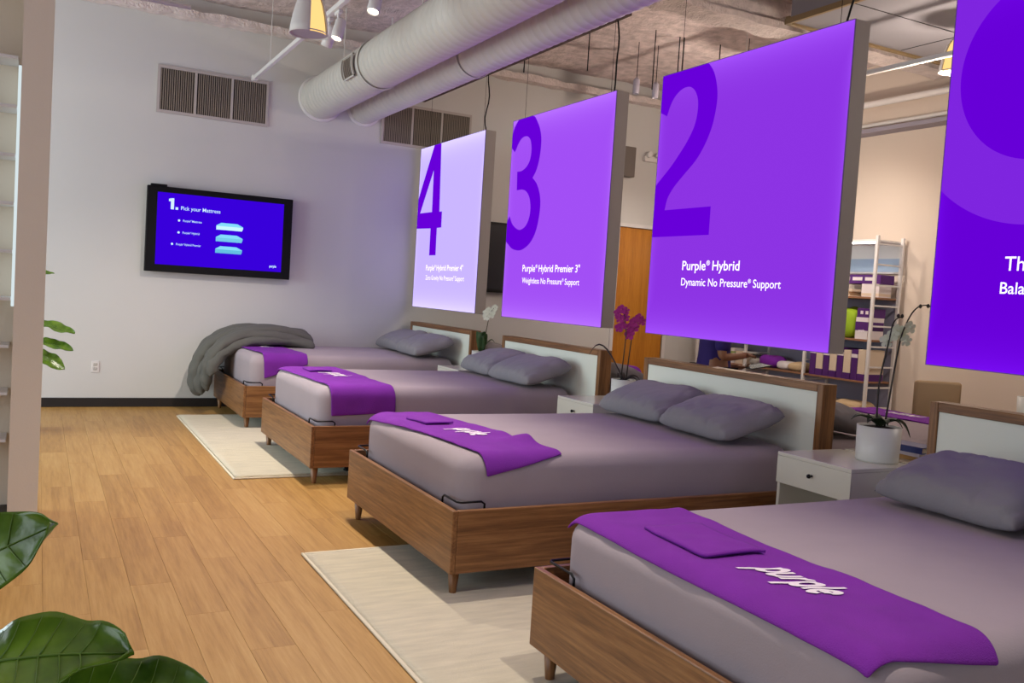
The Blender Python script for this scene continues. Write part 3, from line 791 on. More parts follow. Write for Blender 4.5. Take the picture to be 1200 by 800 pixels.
def mattress_mesh():
    bm = new_bm(); nu, nv = 0, 0
    # rounded box: plan is a rounded rectangle, side profile is rounded at top and bottom
    rc = .11; cx, cy_ = (MX0+MX1)/2, 0; hx, hy = (MX1-MX0)/2, MH
    plan = []
    for (sx, sy, a0) in ((1, 1, 0), (-1, 1, 90), (-1, -1, 180), (1, -1, 270)):
        for k in range(9):
            a = math.radians(a0+90*k/8); plan.append((sx*(hx-rc)+rc*math.cos(a), sy*(hy-rc)+rc*math.sin(a), math.cos(a), math.sin(a)))
    dense = []
    for i in range(len(plan)):
        p, q = plan[i], plan[(i+1) % len(plan)]
        d = math.hypot(p[0]-q[0], p[1]-q[1]); n = max(1, int(d/.06))
        for k in range(n): dense.append(tuple(p[j]+(q[j]-p[j])*k/n for j in range(4)))
    prof = []
    for k in range(4): a = math.radians(-90+90*k/3); prof.append((-.03+.03*math.cos(a), MB+.03+.03*math.sin(a)))
    for k in range(1, 6): prof.append((0, MB+.03+(MT-MR-MB-.03)*k/6))
    for k in range(8): a = math.radians(90*k/7); prof.append((-MR+MR*math.cos(a), MT-MR+MR*math.sin(a)))
    for ins in (.13, .2, .3, .42, .55, .66): prof.append((-ins, MT+.006*(ins-.085)/.4))
    rings = []
    for off, z in prof:
        ring = []
        for (x, y, nx_, ny_) in dense:
            px, py = x+nx_*off, y+ny_*off
            if off < -.12:   # shrink toward the middle line
                px = x*(1+off*1.0/hx) if abs(x) > 1e-6 else x
                py = y*(1+off/hy)
                px = max(-(hx+off), min(hx+off, px)); py = max(-(hy+off), min(hy+off, py))
            w = .004*noise.noise(Vector((px*3, py*3, z*6)))+.003*noise.noise(Vector((px*11, py*11, z*4)))*(1 if z < MT-.02 else .3)
            ring.append(bm.verts.new((cx+px+nx_*w, py+ny_*w, z+(.3*w if z > MT-.1 else 0))))
        rings.append(ring)
    n = len(dense)
    for a, b in zip(rings, rings[1:]):
        for k in range(n): bm.faces.new((a[k], a[(k+1) % n], b[(k+1) % n], b[k]))
    bm.faces.new(rings[-1]); bm.faces.new(rings[0][::-1])
    bmesh.ops.recalc_face_normals(bm, faces=bm.faces)
    me = bpy.data.meshes.new('mattress'); bm.to_mesh(me); bm.free(); me.materials.append(SHEET)
    for p in me.polygons: p.use_smooth = True
    return me
MATT = mattress_mesh()
def mattress(x0, cy, rz, label, group=None, top=MT):
    o = mesh_obj('mattress', MATT, None, (x0, cy, 0), rz); k = (top-MB)/(MT-MB)
    o.scale = (1, 1, k); o.location.z = MB*(1-k)
    return tag(o, label, 'mattress', group)

# pillows: plump case with gathered ends
def pillow_mesh(seed):
    bm = new_bm(); a, b, T = .235, .345, .105     # half depth (x), half length (y), half thickness
    nu, nv = 36, 56
    def side(top):
        def fn(u, v):
            uu = 2*u-1; vv = 2*v-1
            uu = math.copysign(abs(uu)**.85, uu); vv = math.copysign(abs(vv)**.85, vv)
            x = a*uu*(1-.055*(abs(uu)*abs(vv))**3)
            y = b*vv*(1-.045*(abs(uu)*abs(vv))**3)
            x *= 1-.06*math.exp(-((vv)/.55)**2)*abs(uu)**3
            y *= 1-.05*math.exp(-((uu)/.55)**2)*abs(vv)**3
            e = max(0, (1-abs(uu)**3.4))*max(0, (1-abs(vv)**4.6)); h = T*e**.42
            if not top: h = -T*.55*e**.5
            cr = (1-e)**2*.010*math.sin(vv*17+seed*3+4*noise.noise(Vector((vv*3, uu*2, seed))))*(1-abs(uu)**8)*(1-abs(vv)**10)
            cr += .016*noise.noise(Vector((x*7+seed, y*6, 1.0)))*e**.3 + .007*noise.noise(Vector((x*22, y*16+seed, 2)))*(1-e*.5)*e**.2 - .016*max(0, 1-7*abs(noise.noise(Vector((x*5+y*3, y*9+seed*2, seed)))))*(1-.75*e)*(1 if top else 0)
            return (x, y, h+(cr if top else cr*.3)*min(1, e*6))
        return fn
    grid(bm, nu, nv, side(True)); grid(bm, nu, nv, side(False))
    bmesh.ops.remove_doubles(bm, verts=bm.verts, dist=2e-4)
    bmesh.ops.recalc_face_normals(bm, faces=bm.faces)
    me = bpy.data.meshes.new('pillow'); bm.to_mesh(me); bm.free(); me.materials.append(PILLOW)
    for p in me.polygons: p.use_smooth = True
    return me
PILM = [pillow_mesh(1.3), pillow_mesh(4.7)]
def pillow(x, y, z, tilt, rz, label, k, group=None):
    o = mesh_obj('pillow', PILM[k % 2]); o.location = (x, y, z); o.rotation_euler = (0, -tilt, rz)
    return tag(o, label, 'pillow', group)

# heavy slanted script used for the printed word on the throws
def stroke_word(slant=.30, hw=.16):
    def arc(cx, cy, rx, ry, a0, a1, n=18): return [(cx+rx*math.cos(math.radians(a0+(a1-a0)*k/n)), cy+ry*math.sin(math.radians(a0+(a1-a0)*k/n))) for k in range(n+1)]
    def p_(x): return [[(x+.15, -.62), (x+.15, .95)], arc(x+.55, .48, .40, .42, 180, -180, 28)]
    W = []; x = 0.0
    W += p_(x); x += 1.18
    W += [[(x+.1, .95), (x+.1, .42)]+arc(x+.45, .42, .35, .40, 180, 360)+[(x+.8, .95)], [(x+.8, .95), (x+.8, .02)]]; x += 1.12
    W += [[(x+.12, .02), (x+.12, .95)], [(x+.12, .45)]+arc(x+.50, .50, .36, .40, 165, 65, 10)]; x += .82
    W += p_(x); x += 1.22
    W += [[(x+.12, .02), (x+.12, 1.45)]]; x += .42
    W += [[(x+.12, .48), (x+.84, .48)], arc(x+.48, .46, .38, .42, 5, 318, 26)]; x += .92
    out = []        # quads in word units, length 1, x-height 1/x
    for path in W:
        d = []
        for a, b in zip(path, path[1:]):
            n = max(1, int(math.hypot(b[0]-a[0], b[1]-a[1])/.12))
            d += [(a[0]+(b[0]-a[0])*k/n, a[1]+(b[1]-a[1])*k/n) for k in range(n)]
        d.append(path[-1])
        L, R = [], []
        for i, q in enumerate(d):
            e, f = d[max(0, i-1)], d[min(len(d)-1, i+1)]
            tx, ty = f[0]-e[0], f[1]-e[1]; l = math.hypot(tx, ty) or 1
            L.append((q[0]-ty/l*hw, q[1]+tx/l*hw)); R.append((q[0]+ty/l*hw, q[1]-tx/l*hw))
        for i in range(len(d)-1): out.append([L[i], R[i], R[i+1], L[i+1]])
    return [[((px+slant*py)/x, py/x) for px, py in q] for q in out]
WORD = stroke_word()
# throws: strips of fleece that follow the mattress and hang over its edges
def mattress_surf(t, s):
    """unfolded coordinates (t from the foot end, s across) to a point on the mattress skin"""
    def wrap(d):      # d = distance past the start of the rounding
        if d <= 0: return d, 0.0
        L = MR*PI/2
        if d < L: a = d/MR; return MR*math.sin(a), MR*(1-math.cos(a))
        return MR, MR+(d-L)
    fl = MH-MR
    oy, dy = wrap(abs(s)-fl); y = math.copysign(fl+oy, s) if abs(s) > fl else s
    fx = MX0+MR
    ox, dx = wrap(fx-t); x = fx-ox if t < fx else t
    return Vector((x, y, MT+.003-dy-dx))
def throw(x0, cy, corners, label, logo, seed, flap=None, lift=None, rz=0, top=MT):
    (ff, fh, nh, nf) = corners
    t = thing('throw_blanket', label, 'blanket', (x0, cy, top-MT), rz)
    def par(u, v):   # u 0 foot edge .. 1 head edge; v 0 far .. 1 near
        a = [ff[i]+(fh[i]-ff[i])*u for i in (0, 1)]; b = [nf[i]+(nh[i]-nf[i])*u for i in (0, 1)]
        return a[0]+(b[0]-a[0])*v, a[1]+(b[1]-a[1])*v
    def pos(u, v, off=0.0):
        tt, s = par(u, v)
        tt += .008*math.sin(v*9+seed)*(.3+u)
        p = mattress_surf(tt, s)
        w = .007*max(0, noise.noise(Vector((u*2+seed, v*7, seed))))+.004*noise.noise(Vector((u*5, v*14+seed, 1)))+.004
        e = abs(s)-(MH-MR)
        if lift: w += lift(u, v)
        nrm = Vector((0, 0, 1)) if e <= 0 else Vector((0, math.copysign(min(1, e/MR*.8), s), max(.15, 1-e/MR*.8))).normalized()
        if tt < MX0+MR: nrm = (nrm+Vector((-min(1, (MX0+MR-tt)/MR), 0, 0))).normalized()
        return p+nrm*(w+off)
    bm = new_bm(); grid(bm, 26, 80, lambda u, v: pos(u, v, .009))
    o = obj('fleece', bm, THROW, t, True); solidify(o, .009, -1); subsurf(o, 1)
    # make the solidify offset point outward whatever the face winding
    o.data.update()
    if o.data.polygons[40*20].normal.z < 0: o.data.flip_normals()
    if flap:
        u0, u1, v0, v1 = flap
        bm = new_bm(); grid(bm, 14, 20, lambda a, b: pos(u0+(u1-u0)*a, v0+(v1-v0)*b, .020+.003*math.sin(3*a)+.004*b))
        f = obj('folded_flap', bm, THROW, t, True); f.data.update()
        if f.data.polygons[30].normal.z < 0: f.data.flip_normals()
        solidify(f, .009, -1)
    u0, v0, du, dv = logo     # where the word starts, its height and length in (u, v)
    bm = new_bm()
    for q in WORD: bm.faces.new([bm.verts.new(pos(u0+du*b*4.2, v0+dv*a, .0125)) for a, b in q])
    bmesh.ops.remove_doubles(bm, verts=bm.verts, dist=1e-5)
    me = bpy.data.meshes.new('lettering'); bm.to_mesh(me); bm.free()
    me.materials.append(LOGO); mesh_obj('lettering', me, t)
    return t

BX = [1.688, 1.730, 1.735, 1.735]
BC = [2.112, 4.537, 7.005, 9.385]
MTOP = [.632, .657, .690, .712]     # the models get thicker toward the back wall
who = ['under the ring sign', 'under the numeral two sign', 'under the numeral three sign', 'under the numeral four sign']
for k in range(4):
    bed(BX[k], BC[k], 0, 'walnut platform bed frame on tapered legs '+who[k])
    mattress(BX[k], BC[k], 0, 'mattress in a grey fitted sheet '+who[k], None, MTOP[k])
PX = [(3.46, 3.48), (3.66, 3.70), (3.68, 3.72), (3.68, 3.72)]
for k in range(4):
    c = [2.02, 4.55, 6.98, 9.33][k]
    pillow(PX[k][0], c-.36, .782+MTOP[k]-MT, math.radians(17), math.radians((4, -3, 3, -2)[k]), 'grey pillow farther from the back wall on the bed '+who[k], k)
    pillow(PX[k][1], c+.36, .782+MTOP[k]-MT, math.radians(17), math.radians((-2, 2, -3, 2)[k]), 'grey pillow nearer the back wall on the bed '+who[k], k+1)

throw(BX[0], BC[0], ((.085, .72), (.565, .72), (.50, -.745), (.06, -.68)), 'purple fleece throw with a folded square flap on the nearest bed', (.44, .555, .29, .175), 1.0, flap=(.26, .78, .23, .47), top=MTOP[0])
throw(BX[1], BC[1], ((.06, .715), (.46, .74), (.63, -.69), (.19, -.79)), 'purple fleece throw with a kicked-out corner on the bed under the numeral two sign', (.46, .50, .28, .16), 3.4,
      flap=(.26, .68, .24, .40), lift=lambda u, v: .035*math.exp(-((v-.80)/.05)**2)*smoothstep(.45, 1, u)+.010*math.exp(-((v-.62)/.05)**2)*u, top=MTOP[1])
throw(BX[2], BC[2], ((.09, .72), (.59, .74), (.63, -.88), (.15, -.90)), 'purple fleece throw hanging squarely over the side of the bed under the numeral three sign', (.48, .36, .28, .17), 5.1, flap=(.25, .62, .20, .33), top=MTOP[2])
throw(BX[3], BC[3], ((.11, .40), (.58, .40), (.62, -.78), (.20, -.92)), 'purple fleece throw beside the charcoal duvet', (.42, .10, .28, .2), 7.7, top=MTOP[3])

# charcoal duvet bunched over the far corner of the bed by the wall
def duvet():
    # heavy cloth gathered into long rolls that lie side by side and turn down over the foot end
    base = [Vector(p) for p in ((2.66, 0, .775), (2.45, 0, .835), (2.16, 0, .862), (1.90, 0, .835), (1.68, 0, .715), (1.555, 0, .54), (1.52, 0, .35), (1.55, 0, .18))]
    def cr(L, f):
        n = len(L)-1; x = f*n; i = min(int(x), n-1); t = x-i
        p0, p1, p2, p3 = L[max(i-1, 0)], L[i], L[i+1], L[min(i+2, n)]
        return .5*((2*p1)+(-p0+p2)*t+(2*p0-5*p1+4*p2-p3)*t*t+(-p0+3*p1-3*p2+p3)*t**3)
    bm = new_bm()
    # (y, outward offset, half width, half thickness, start, end, seed)
    rolls = ((9.53, -.055, .085, .055, .00, .80, 1.0), (9.60, -.02, .10, .060, .05, .90, 2.0), (9.69, .005, .10, .062, .00, .97, 3.1), (9.79, .028, .11, .065, .03, 1.0, 4.3), (9.90, .018, .11, .065, .0, .98, 5.2), (10.01, -.005, .11, .065, .04, .93, 6.6), (9.76, -.055, .22, .055, .02, .95, 7.4))
    for (yc, off, w, h, u0, u1, sd) in rolls:
        def fn(u, v):
            f = u0+(u1-u0)*u
            c = cr(base, f); d = (cr(base, min(1, f+.01))-cr(base, max(0, f-.01))).normalized()
            yv = Vector((0, 1, 0)); nn = yv.cross(d).normalized()
            spread = 1+.35*smoothstep(.5, 1, f)
            yy = min(10.19, 9.77+(yc-9.77)*spread+.035*math.sin(f*5+sd)+.03*noise.noise(Vector((f*4, sd, 0))))
            endf = min(1, u/.06)**.5*min(1, (1-u)/.07)**.5
            a = 2*PI*v; ca, sa = math.cos(a), math.sin(a)
            k = 1+.22*noise.noise(Vector((f*6, sd*3, ca)))+.10*noise.noise(Vector((f*17, ca*2+sd, sa*2)))
            wr = .006*math.sin(f*60+sd*4+2*ca)*smoothstep(.4, .6, f)
            o_ = off+.02*math.sin(f*7+sd*2)
            p = c+yv*(w*ca*k*(.55+.45*endf))+nn*(o_+h*sa*endf*k+wr*endf)
            return Vector((p.x, min(10.205, p.y+yy), max(.02, p.z)))
        R = grid(bm, 60, 20, fn, closed_v=True); bm.faces.new(R[0]); bm.faces.new(R[-1][::-1])
    o = obj('duvet', bm, DUVET, None, True)
    tag(o, 'charcoal duvet bunched over the foot corner of the bed by the back wall', 'duvet')
duvet()

# headboards under the signs (shared with the row of beds behind)
def headboard_meshes():
    out = []
    def add(n, bm, m):
        bmesh.ops.recalc_face_normals(bm, faces=bm.faces); me = bpy.data.meshes.new(n); bm.to_mesh(me); bm.free(); me.materials.append(m); out.append((n, me))
    w, z1, f, d = .862, 1.036, .046, .11
    for s in (-1, 1):
        bm = new_bm(); box(bm, 0, d, min(s*w, s*(w-f)), max(s*w, s*(w-f)), 0, z1, .003, 1); add('stile', bm, WALZ)
    bm = new_bm(); box(bm, 0, d, -w+f+.0005, w-f-.0005, z1-f, z1, .003, 1); add('top_rail', bm, WALY)
    bm = new_bm(); box(bm, .01, d-.01, -w+f, w-f, .15, z1-f, .002, 1); add('panel', bm, HBPAN)
    return out
HBM = headboard_meshes()
for k, cy in enumerate((2.14, 4.56, 6.865, 9.29)):
    t = thing('headboard', 'walnut framed headboard with pale grey panel '+who[k], 'headboard', (3.972, cy-.005, 0))
    for n, me in HBM: mesh_obj(n, me, t)

# nightstands
def nightstand(x0, cy, label, flip=False, group=None):
    t = thing('nightstand', label, 'nightstand', (x0, cy, 0), PI if flip else 0, group)
    w, d, z1 = .25, .47, .686
    bm = new_bm(); box(bm, 0, d, -w, w, z1-.02, z1, .003, 2); obj('top', bm, WHITE, t)
    for s in (-1, 1):
        bm = new_bm(); box(bm, .012, d, min(s*w, s*(w-.02)), max(s*w, s*(w-.02)), 0, z1-.0205, .002, 1); obj('side_panel', bm, WHITE, t)
    bm = new_bm(); box(bm, d-.02, d-.001, -w+.0205, w-.0205, .06, z1-.0205, .002, 1); obj('back_panel', bm, WHITE, t)
    bm = new_bm(); box(bm, .015, d-.0205, -w+.0205, w-.0205, .06, .08, .002, 1); obj('shelf', bm, WHITE, t)
    bm = new_bm(); box(bm, .0, .012, -w, w, z1-.165, z1-.0205, .002, 1); box(bm, .012, d-.03, -w+.022, w-.022, z1-.155, z1-.03)
    dr = obj('drawer', bm, WHITE, t)
    bm = new_bm(); lathe(bm, [(0, 0), (.006, 0), (.005, .012), (.012, .02), (.010, .028), (0, .03)], 16)
    for v in bm.verts: v.co = Vector((-v.co.z, v.co.x, z1-.085+v.co.y))
    obj('knob', bm, BLACKM, dr, True)
    return t
nightstand(3.555, 3.335, 'white lacquer nightstand with one drawer carrying the tall dried orchid')
nightstand(3.555, 5.67, 'white lacquer nightstand with one drawer carrying the magenta orchid')
nightstand(3.555, 8.03, 'white lacquer nightstand with one drawer carrying the white orchid')
nightstand(4.53, 3.335, 'white lacquer nightstand carrying the short pile of books', True)
nightstand(4.53, 5.67, 'white lacquer nightstand behind the magenta orchid', True)
nightstand(4.53, 8.03, 'white lacquer nightstand behind the white orchid', True)

# ------------------------------------------------------------------ orchids
def leaf_strip(bm, base, dirv, length, width, arch, droop, n=10):
    d = Vector(dirv).normalized(); side = d.cross(Vector((0, 0, 1))).normalized(); base = Vector(base)
    def fn(u, v):
        w = width*math.sin(PI*min(1, .12+.88*u)**.8)*(1 if u < .97 else .3); s = 2*v-1
        p = base+d*length*u*(1-.25*u)+Vector((0, 0, arch*math.sin(PI*u*.75)-droop*u*u))
        return p+side*w*s+Vector((0, 0, .35*w*s*s))
    grid(bm, n, 5, fn)
def flower(bm, c, n, r, up=Vector((0, 0, 1))):
    n = Vector(n).normalized(); a = n.cross(up).normalized(); b = a.cross(n).normalized(); c = Vector(c)
    for k in range(5):
        an = 2*PI*k/5+PI/2; wd = .42 if k % 2 else .62
        d = a*math.cos(an)+b*math.sin(an); s = a*-math.sin(an)+b*math.cos(an)
        vs = [c+n*.004]
        for (l, w) in ((.35, .6), (.7, 1.0), (1.0, .45)):
            vs.append(c+d*r*l+s*r*wd*w*.8+n*r*.12*l)
        for (l, w) in ((1.0, .45), (.7, 1.0), (.35, .6)):
            vs.append(c+d*r*l-s*r*wd*w*.8+n*r*.12*l)
        bm.faces.new([bm.verts.new(v) for v in vs])
    tube(bm, [c, c+n*r*.35], [r*.16, r*.1], 6)
def orchid(loc, label, pr, ph, stems, flowers, leaves, petal, stem_m, leaf_m, buds=(), fr=.03):
    t = thing('potted_orchid', label, 'potted plant', loc)
    bm = new_bm(); lathe(bm, [(0, 0), (pr*.93, 0), (pr*.96, .01), (pr, ph), (pr-.008, ph), (pr-.012, ph-.03), (0, ph-.03)], 40); obj('pot', bm, CERAM, t, True)
    bm = new_bm(); lathe(bm, [(0, ph-.028), (pr-.014, ph-.028), (pr-.02, ph-.012), (pr*.5, ph-.004), (0, ph)], 24); obj('bark', bm, SOIL, t, True)
    for s in stems:
        P = [Vector(p) for p in s]; out = []
        for i in range(len(P)-1):
            p0, p1, p2, p3 = P[max(i-1, 0)], P[i], P[i+1], P[min(i+2, len(P)-1)]
            for k in range(5):
                q = k/5; out.append(.5*((2*p1)+(-p0+p2)*q+(2*p0-5*p1+4*p2-p3)*q*q+(-p0+3*p1-3*p2+p3)*q**3))
        out.append(P[-1])
        bm = new_bm(); tube(bm, out, [.0052-.0025*i/len(out) for i in range(len(out))], 7)
        so = obj('stem', bm, stem_m, t, True)
    for l in leaves:
        bm = new_bm(); leaf_strip(bm, *l); o = obj('leaf', bm, leaf_m, t, True); solidify(o, .003)
    for (c, n) in flowers:
        bm = new_bm(); flower(bm, (0, 0, 0), n, fr*random.uniform(.85, 1.1)); o = obj('flower', bm, petal, t, False, c)
    for c in buds:
        bm = new_bm(); lathe(bm, [(0, -.012), (.007, -.006), (.009, .002), (.005, .010), (0, .013)], 10); obj('bud', bm, stem_m, t, True, c)
    return t
rv = Vector((.884, -.467, 0))    # along the photo's picture plane
def along(a, z, b=0.0): v = rv*a + Vector((.467, .884, 0))*b; return (v.x, v.y, z)
toc = Vector((-.55, -.8, .1))
orchid((3.93, 3.255, .686), 'tall orchid with bare dark stems in a white pot beside the books', .112, .185,
       [[along(-.015, .17), along(-.02, .40), along(.01, .62), along(.025, .72), along(.05, .755), along(.075, .76)],
        [along(.025, .17), along(.045, .40), along(.065, .60), along(.085, .70), along(.13, .80), along(.19, .83), along(.265, .80)]],
       [(along(.03, .665), (-.5, -.8, 0)), (along(.055, .69, .01), (-.3, -.9, .2)), (along(.085, .68, .02), (-.6, -.7, 0)), (along(.10, .64), (-.4, -.9, -.2)), (along(.0, .63, .01), (-.5, -.8, .2)), (along(.115, .71), (-.2, -.9, .1))],
       [((0, 0, .18), tuple(-rv), .20, .036, .055, .01), ((0, 0, .18), (-.75, -.1, 0), .15, .034, .045, .01), ((0, 0, .18), tuple(rv), .22, .036, .06, .09), ((0, 0, .18), (.3, .9, 0), .15, .034, .06, .03), ((0, 0, .18), (.5, -.85, 0), .15, .036, .05, .03), ((0, 0, .18), (-.3, -.9, 0), .10, .032, .05, .02)],
       FLP, STEMD, LEAFD, buds=[along(.16, .822), along(.20, .826), along(.235, .812), along(.05, .765), along(.07, .765)], fr=.036)
orchid((3.93, 5.60, .686), 'magenta orchid in a white pot by the headboard under the numeral three sign', .092, .165,
       [[along(-.02, .16), along(-.01, .36), along(-.005, .52), along(-.03, .66)], [along(.02, .16), along(.03, .35), along(.045, .50), along(.075, .60)]],
       [(along(-.08, .66), toc), (along(-.05, .69), toc), (along(-.02, .68), toc), (along(-.06, .62), toc), (along(-.015, .63), toc), (along(-.03, .57), toc), (along(.02, .56), toc), (along(.05, .60), toc), (along(.035, .53), toc), (along(.085, .635), toc), (along(.105, .61), toc), (along(.02, .50), toc), (along(-.06, .55), toc), (along(.06, .56), toc)],
       [((0, 0, .15), tuple(-rv), .36, .035, .26, .0), ((0, 0, .15), (.8, -.4, 0), .16, .03, .05, .02), ((0, 0, .15), (.2, .9, 0), .16, .03, .06, .03), ((0, 0, .15), (.5, -.9, 0), .14, .03, .03, .0)],
       FLM, STEMD, mat('dark_orchid_leaf', '#30282c', .5), fr=.036)
orchid((3.94, 8.10, .686), 'white orchid with glossy green leaves in a white pot by the numeral four headboard', .095, .165,
       [[along(.01, .16), along(.03, .32), along(.05, .46), along(.06, .54), along(.10, .60)]],
       [(along(.03, .51), toc), (along(.06, .535), toc), (along(.09, .57), toc), (along(.05, .575), toc), (along(.11, .605), toc), (along(.02, .55), toc), (along(.08, .53), toc)],
       [((0, 0, .15), (-.3, -.3, 0), .10, .055, .20, .0), ((0, 0, .15), (-.15, -.5, 0), .10, .05, .18, .0), ((0, 0, .15), tuple(rv), .17, .035, .12, -.02), ((0, 0, .15), (.3, .8, 0), .14, .04, .12, .0)],
       FLW, STEMG, mat('green_orchid_leaf', '#2f4a26', .35), fr=.036)

# ------------------------------------------------------------------ row of beds behind, backing onto the same headboards
BC2 = [2.14, 4.55, 6.87, 9.25]
wb = ['behind the ring sign', 'behind the numeral two sign', 'behind the numeral three sign', 'behind the numeral four sign']
for k in range(4):
    bed(6.33, BC2[k], PI, 'walnut platform bed frame in the back row '+wb[k])
    mattress(6.33, BC2[k], PI, 'mattress in a grey fitted sheet in the back row '+wb[k])
    pillow(4.44, BC2[k]-.36, .782, math.radians(17), PI, 'grey back row pillow farther from the door wall, '+wb[k], k)
    pillow(4.44, BC2[k]+.36, .782, math.radians(17), PI, 'grey back row pillow nearer the door wall, '+wb[k], k+1)
    throw(6.33, BC2[k], ((.10, .88), (.52, .85), (.55, -.86), (.12, -.88)), 'purple fleece throw in the back row '+wb[k], (.35, .55, .26, .16), 2.2+k, rz=PI)

# books on the back nightstand
def book(loc, w, d, h, cover, label, rz=0):
    t = thing('book', label, 'book', loc, rz)
    bm = new_bm(); box(bm, -d/2, d/2, -w/2, w/2, 0, .004, .001, 1); box(bm, -d/2, d/2, -w/2, w/2, h-.004, h, .001, 1); box(bm, -d/2, -d/2+.004, -w/2, w/2, .004, h-.004)
    obj('cover', bm, cover, t)
    bm = new_bm(); box(bm, -d/2+.0045, d/2-.006, -w/2+.006, w/2-.006, .0045, h-.0045); obj('pages', bm, mat('paper', '#d6c9b0', .8), t)
book((4.25, 3.28, .686), .24, .17, .022, mat('cover_tan', '#b58a4d', .6), 'tan book at the bottom of the short pile', .05)
book((4.25, 3.29, .708), .23, .17, .018, mat('cover_white', '#ccc8d6', .6), 'white book in the middle of the short pile', -.04)
book((4.245, 3.29, .726), .22, .16, .035, mat('cover_blue', '#20307a', .5), 'thick blue book on top of the short pile', .08)

# ------------------------------------------------------------------ product shelving on the right wall
SHX0, SHX1 = 8.02, 8.45
PY = [6.88, 7.80, 8.80, 9.75]
LEV = [.10, .355, .726, 1.184, 1.652, 2.28]
t = thing('shelving_unit', 'white ladder-frame shelving unit full of boxes on the cream wall', 'shelving')
for y in PY:
    for x in (SHX0, SHX1-.03):
        bm = new_bm(); box(bm, x, x+.03, y-.018, y+.018, 0, 2.32, .003, 1); obj('post', bm, WHITEP, t)
    for k in range(10):
        z = .2+.225*k
        bm = new_bm(); box(bm, SHX0+.03, SHX1-.03, y-.010, y+.010, z, z+.018); obj('rung', bm, WHITEP, t)
bm = new_bm(); box(bm, 8.06, 8.09, 6.92, 9.7, 2.24, 2.256); obj('fill_bar', bm, emit('fill_bar_glow', (1, .95, .9, 1), 9.0), t)  # added glowing bar that brightens the print and upper shelf
SHELFB = mat('shelf_board', '#8a6248', .5)
for i in range(3):
    for z in LEV:
        bm = new_bm(); box(bm, SHX0+.002, SHX1-.002, PY[i]+.018, PY[i+1]-.018, z-.022, z, .002, 1); obj('shelf_board', bm, SHELFB if z < 2 else WHITEP, t)
    bm = new_bm(); box(bm, SHX1-.012, SHX1-.002, PY[i]+.018, PY[i+1]-.018, .10, 1.63)
    obj('back_panel', bm, mat('shelf_back', '#8f8da2', .6), t)
PURB = mat('box_purple', '#4b1668', .6); CRB = mat('box_cream', '#d2bfa8', .6); WHB = mat('box_white', '#d8cfd0', .6)
def product_box(x, y, z, d, w, h, m, band, label, logo=False, mark=None):
    b = thing('product_box', label, 'box', (x, y, z))
    bm = new_bm(); box(bm, 0, d, 0, w, 0, h, .002, 1); obj('carton', bm, m, b)
    bm = new_bm(); z0, z1 = band[:2]; box(bm, -.0015, d*.98, -.0015, w+.0015, z0*h, z1*h); obj('colour_band', bm, band[2], b)
    if logo:
        me = text_mesh('purple', .03, .2); place_text(me, w*.5, .025, lambda a, c: Vector((-.003, w*.75-a, h*.35+c))); me.materials.append(LOGO); mesh_obj('lettering', me, b)
    if mark:
        for q in mark:
            bm = new_bm(); box(bm, -.003, -.0016, w*q, w*(q+.22), h*.35, h*.72); obj('window_icon', bm, WHB, b)
    return b
ORD = ['first', 'second', 'third', 'fourth', 'fifth', 'sixth', 'seventh', 'eighth', 'ninth']
y = PY[0]+.03
for i in range(9):
    w_ = (.10, .085)[i % 2]
    if y+w_ > PY[1]-.02: break
    product_box(8.03, y, .726, .30, w_, .345-.01*(i % 3), (CRB, PURB)[i % 2], (0, .22, PURB) if i % 2 == 0 else (.74, .86, WHB), '%s upright box, %s from the ladder end of the low shelf' % (('cream', 'purple')[i % 2], ORD[i])); y += w_+.008
product_box(8.04, 6.92, 1.184, .25, .17, .24, WHB, (.40, .80, PURB), 'white product box with a purple square and lettering on the middle shelf', True)
product_box(8.05, 6.92, 1.425, .25, .17, .10, PURB, (.0, .12, PURB), 'flat purple product box with two icons on the white box', False, (.1, .5))
product_box(8.05, 7.22, 1.652, .26, .45, .02, CRB, (.3, .7, CRB), 'flat tan box at the bottom of the top shelf pile')
product_box(8.06, 7.24, 1.673, .25, .40, .03, mat('box_tan', '#b8854c', .6), (.3, .7, CRB), 'tan box in the middle of the top shelf pile')
product_box(8.06, 7.20, 1.704, .25, .36, .03, CRB, (.3, .7, CRB), 'cream box on top of the top shelf pile')
product_box(8.20, 6.95, 1.652, .20, .24, .15, WHB, (.1, .3, CRB), 'white carton at the near end of the top shelf')
product_box(8.20, 6.94, 1.803, .22, .62, .10, PURB, (.0, .1, PURB), 'long purple carton with three icons on the top shelf', False, (.12, .4, .68))
def soft(name, x, y, z, a, b, h, m, label, cat, seed):
    bm = new_bm()
    def fn(u, v):
        ph = PI*(u-.5)*.999; th = 2*PI*v
        cx, sx = math.cos(ph), math.sin(ph)
        px = a*math.copysign(abs(cx*math.cos(th))**.6, math.cos(th)); py = b*math.copysign(abs(cx*math.sin(th))**.6, math.sin(th))
        pz = h*.5*(1+math.copysign(abs(sx)**.7, sx))
        n_ = noise.noise(Vector((px*9+seed, py*9, pz*12)))
        return (px*(1+.06*n_), py*(1+.06*n_), max(0.0, pz*(1+.10*n_)))
    grid(bm, 18, 28, fn, closed_v=True)
    o = obj(name, bm, m, None, True, (x, y, z)); tag(o, label, cat)
LIME = mat('lime_fabric', '#8fae1c', .8)
soft('cushion', 8.17, 7.285, 1.184, .12, .16, .34, LIME, 'lime green cushion on the middle shelf', 'cushion', 1)
CREAMT = mat('cream_towel', '#cbb08a', .95, bump=.3, bscale=60)
soft('folded_towel', 8.19, 7.98, .726, .14, .13, .11, CREAMT, 'cream folded towel in the middle bay beside the post', 'towel', 3)
soft('folded_towel', 8.19, 8.20, .726, .13, .11, .10, WHB, 'white folded towel in the middle bay', 'towel', 4)
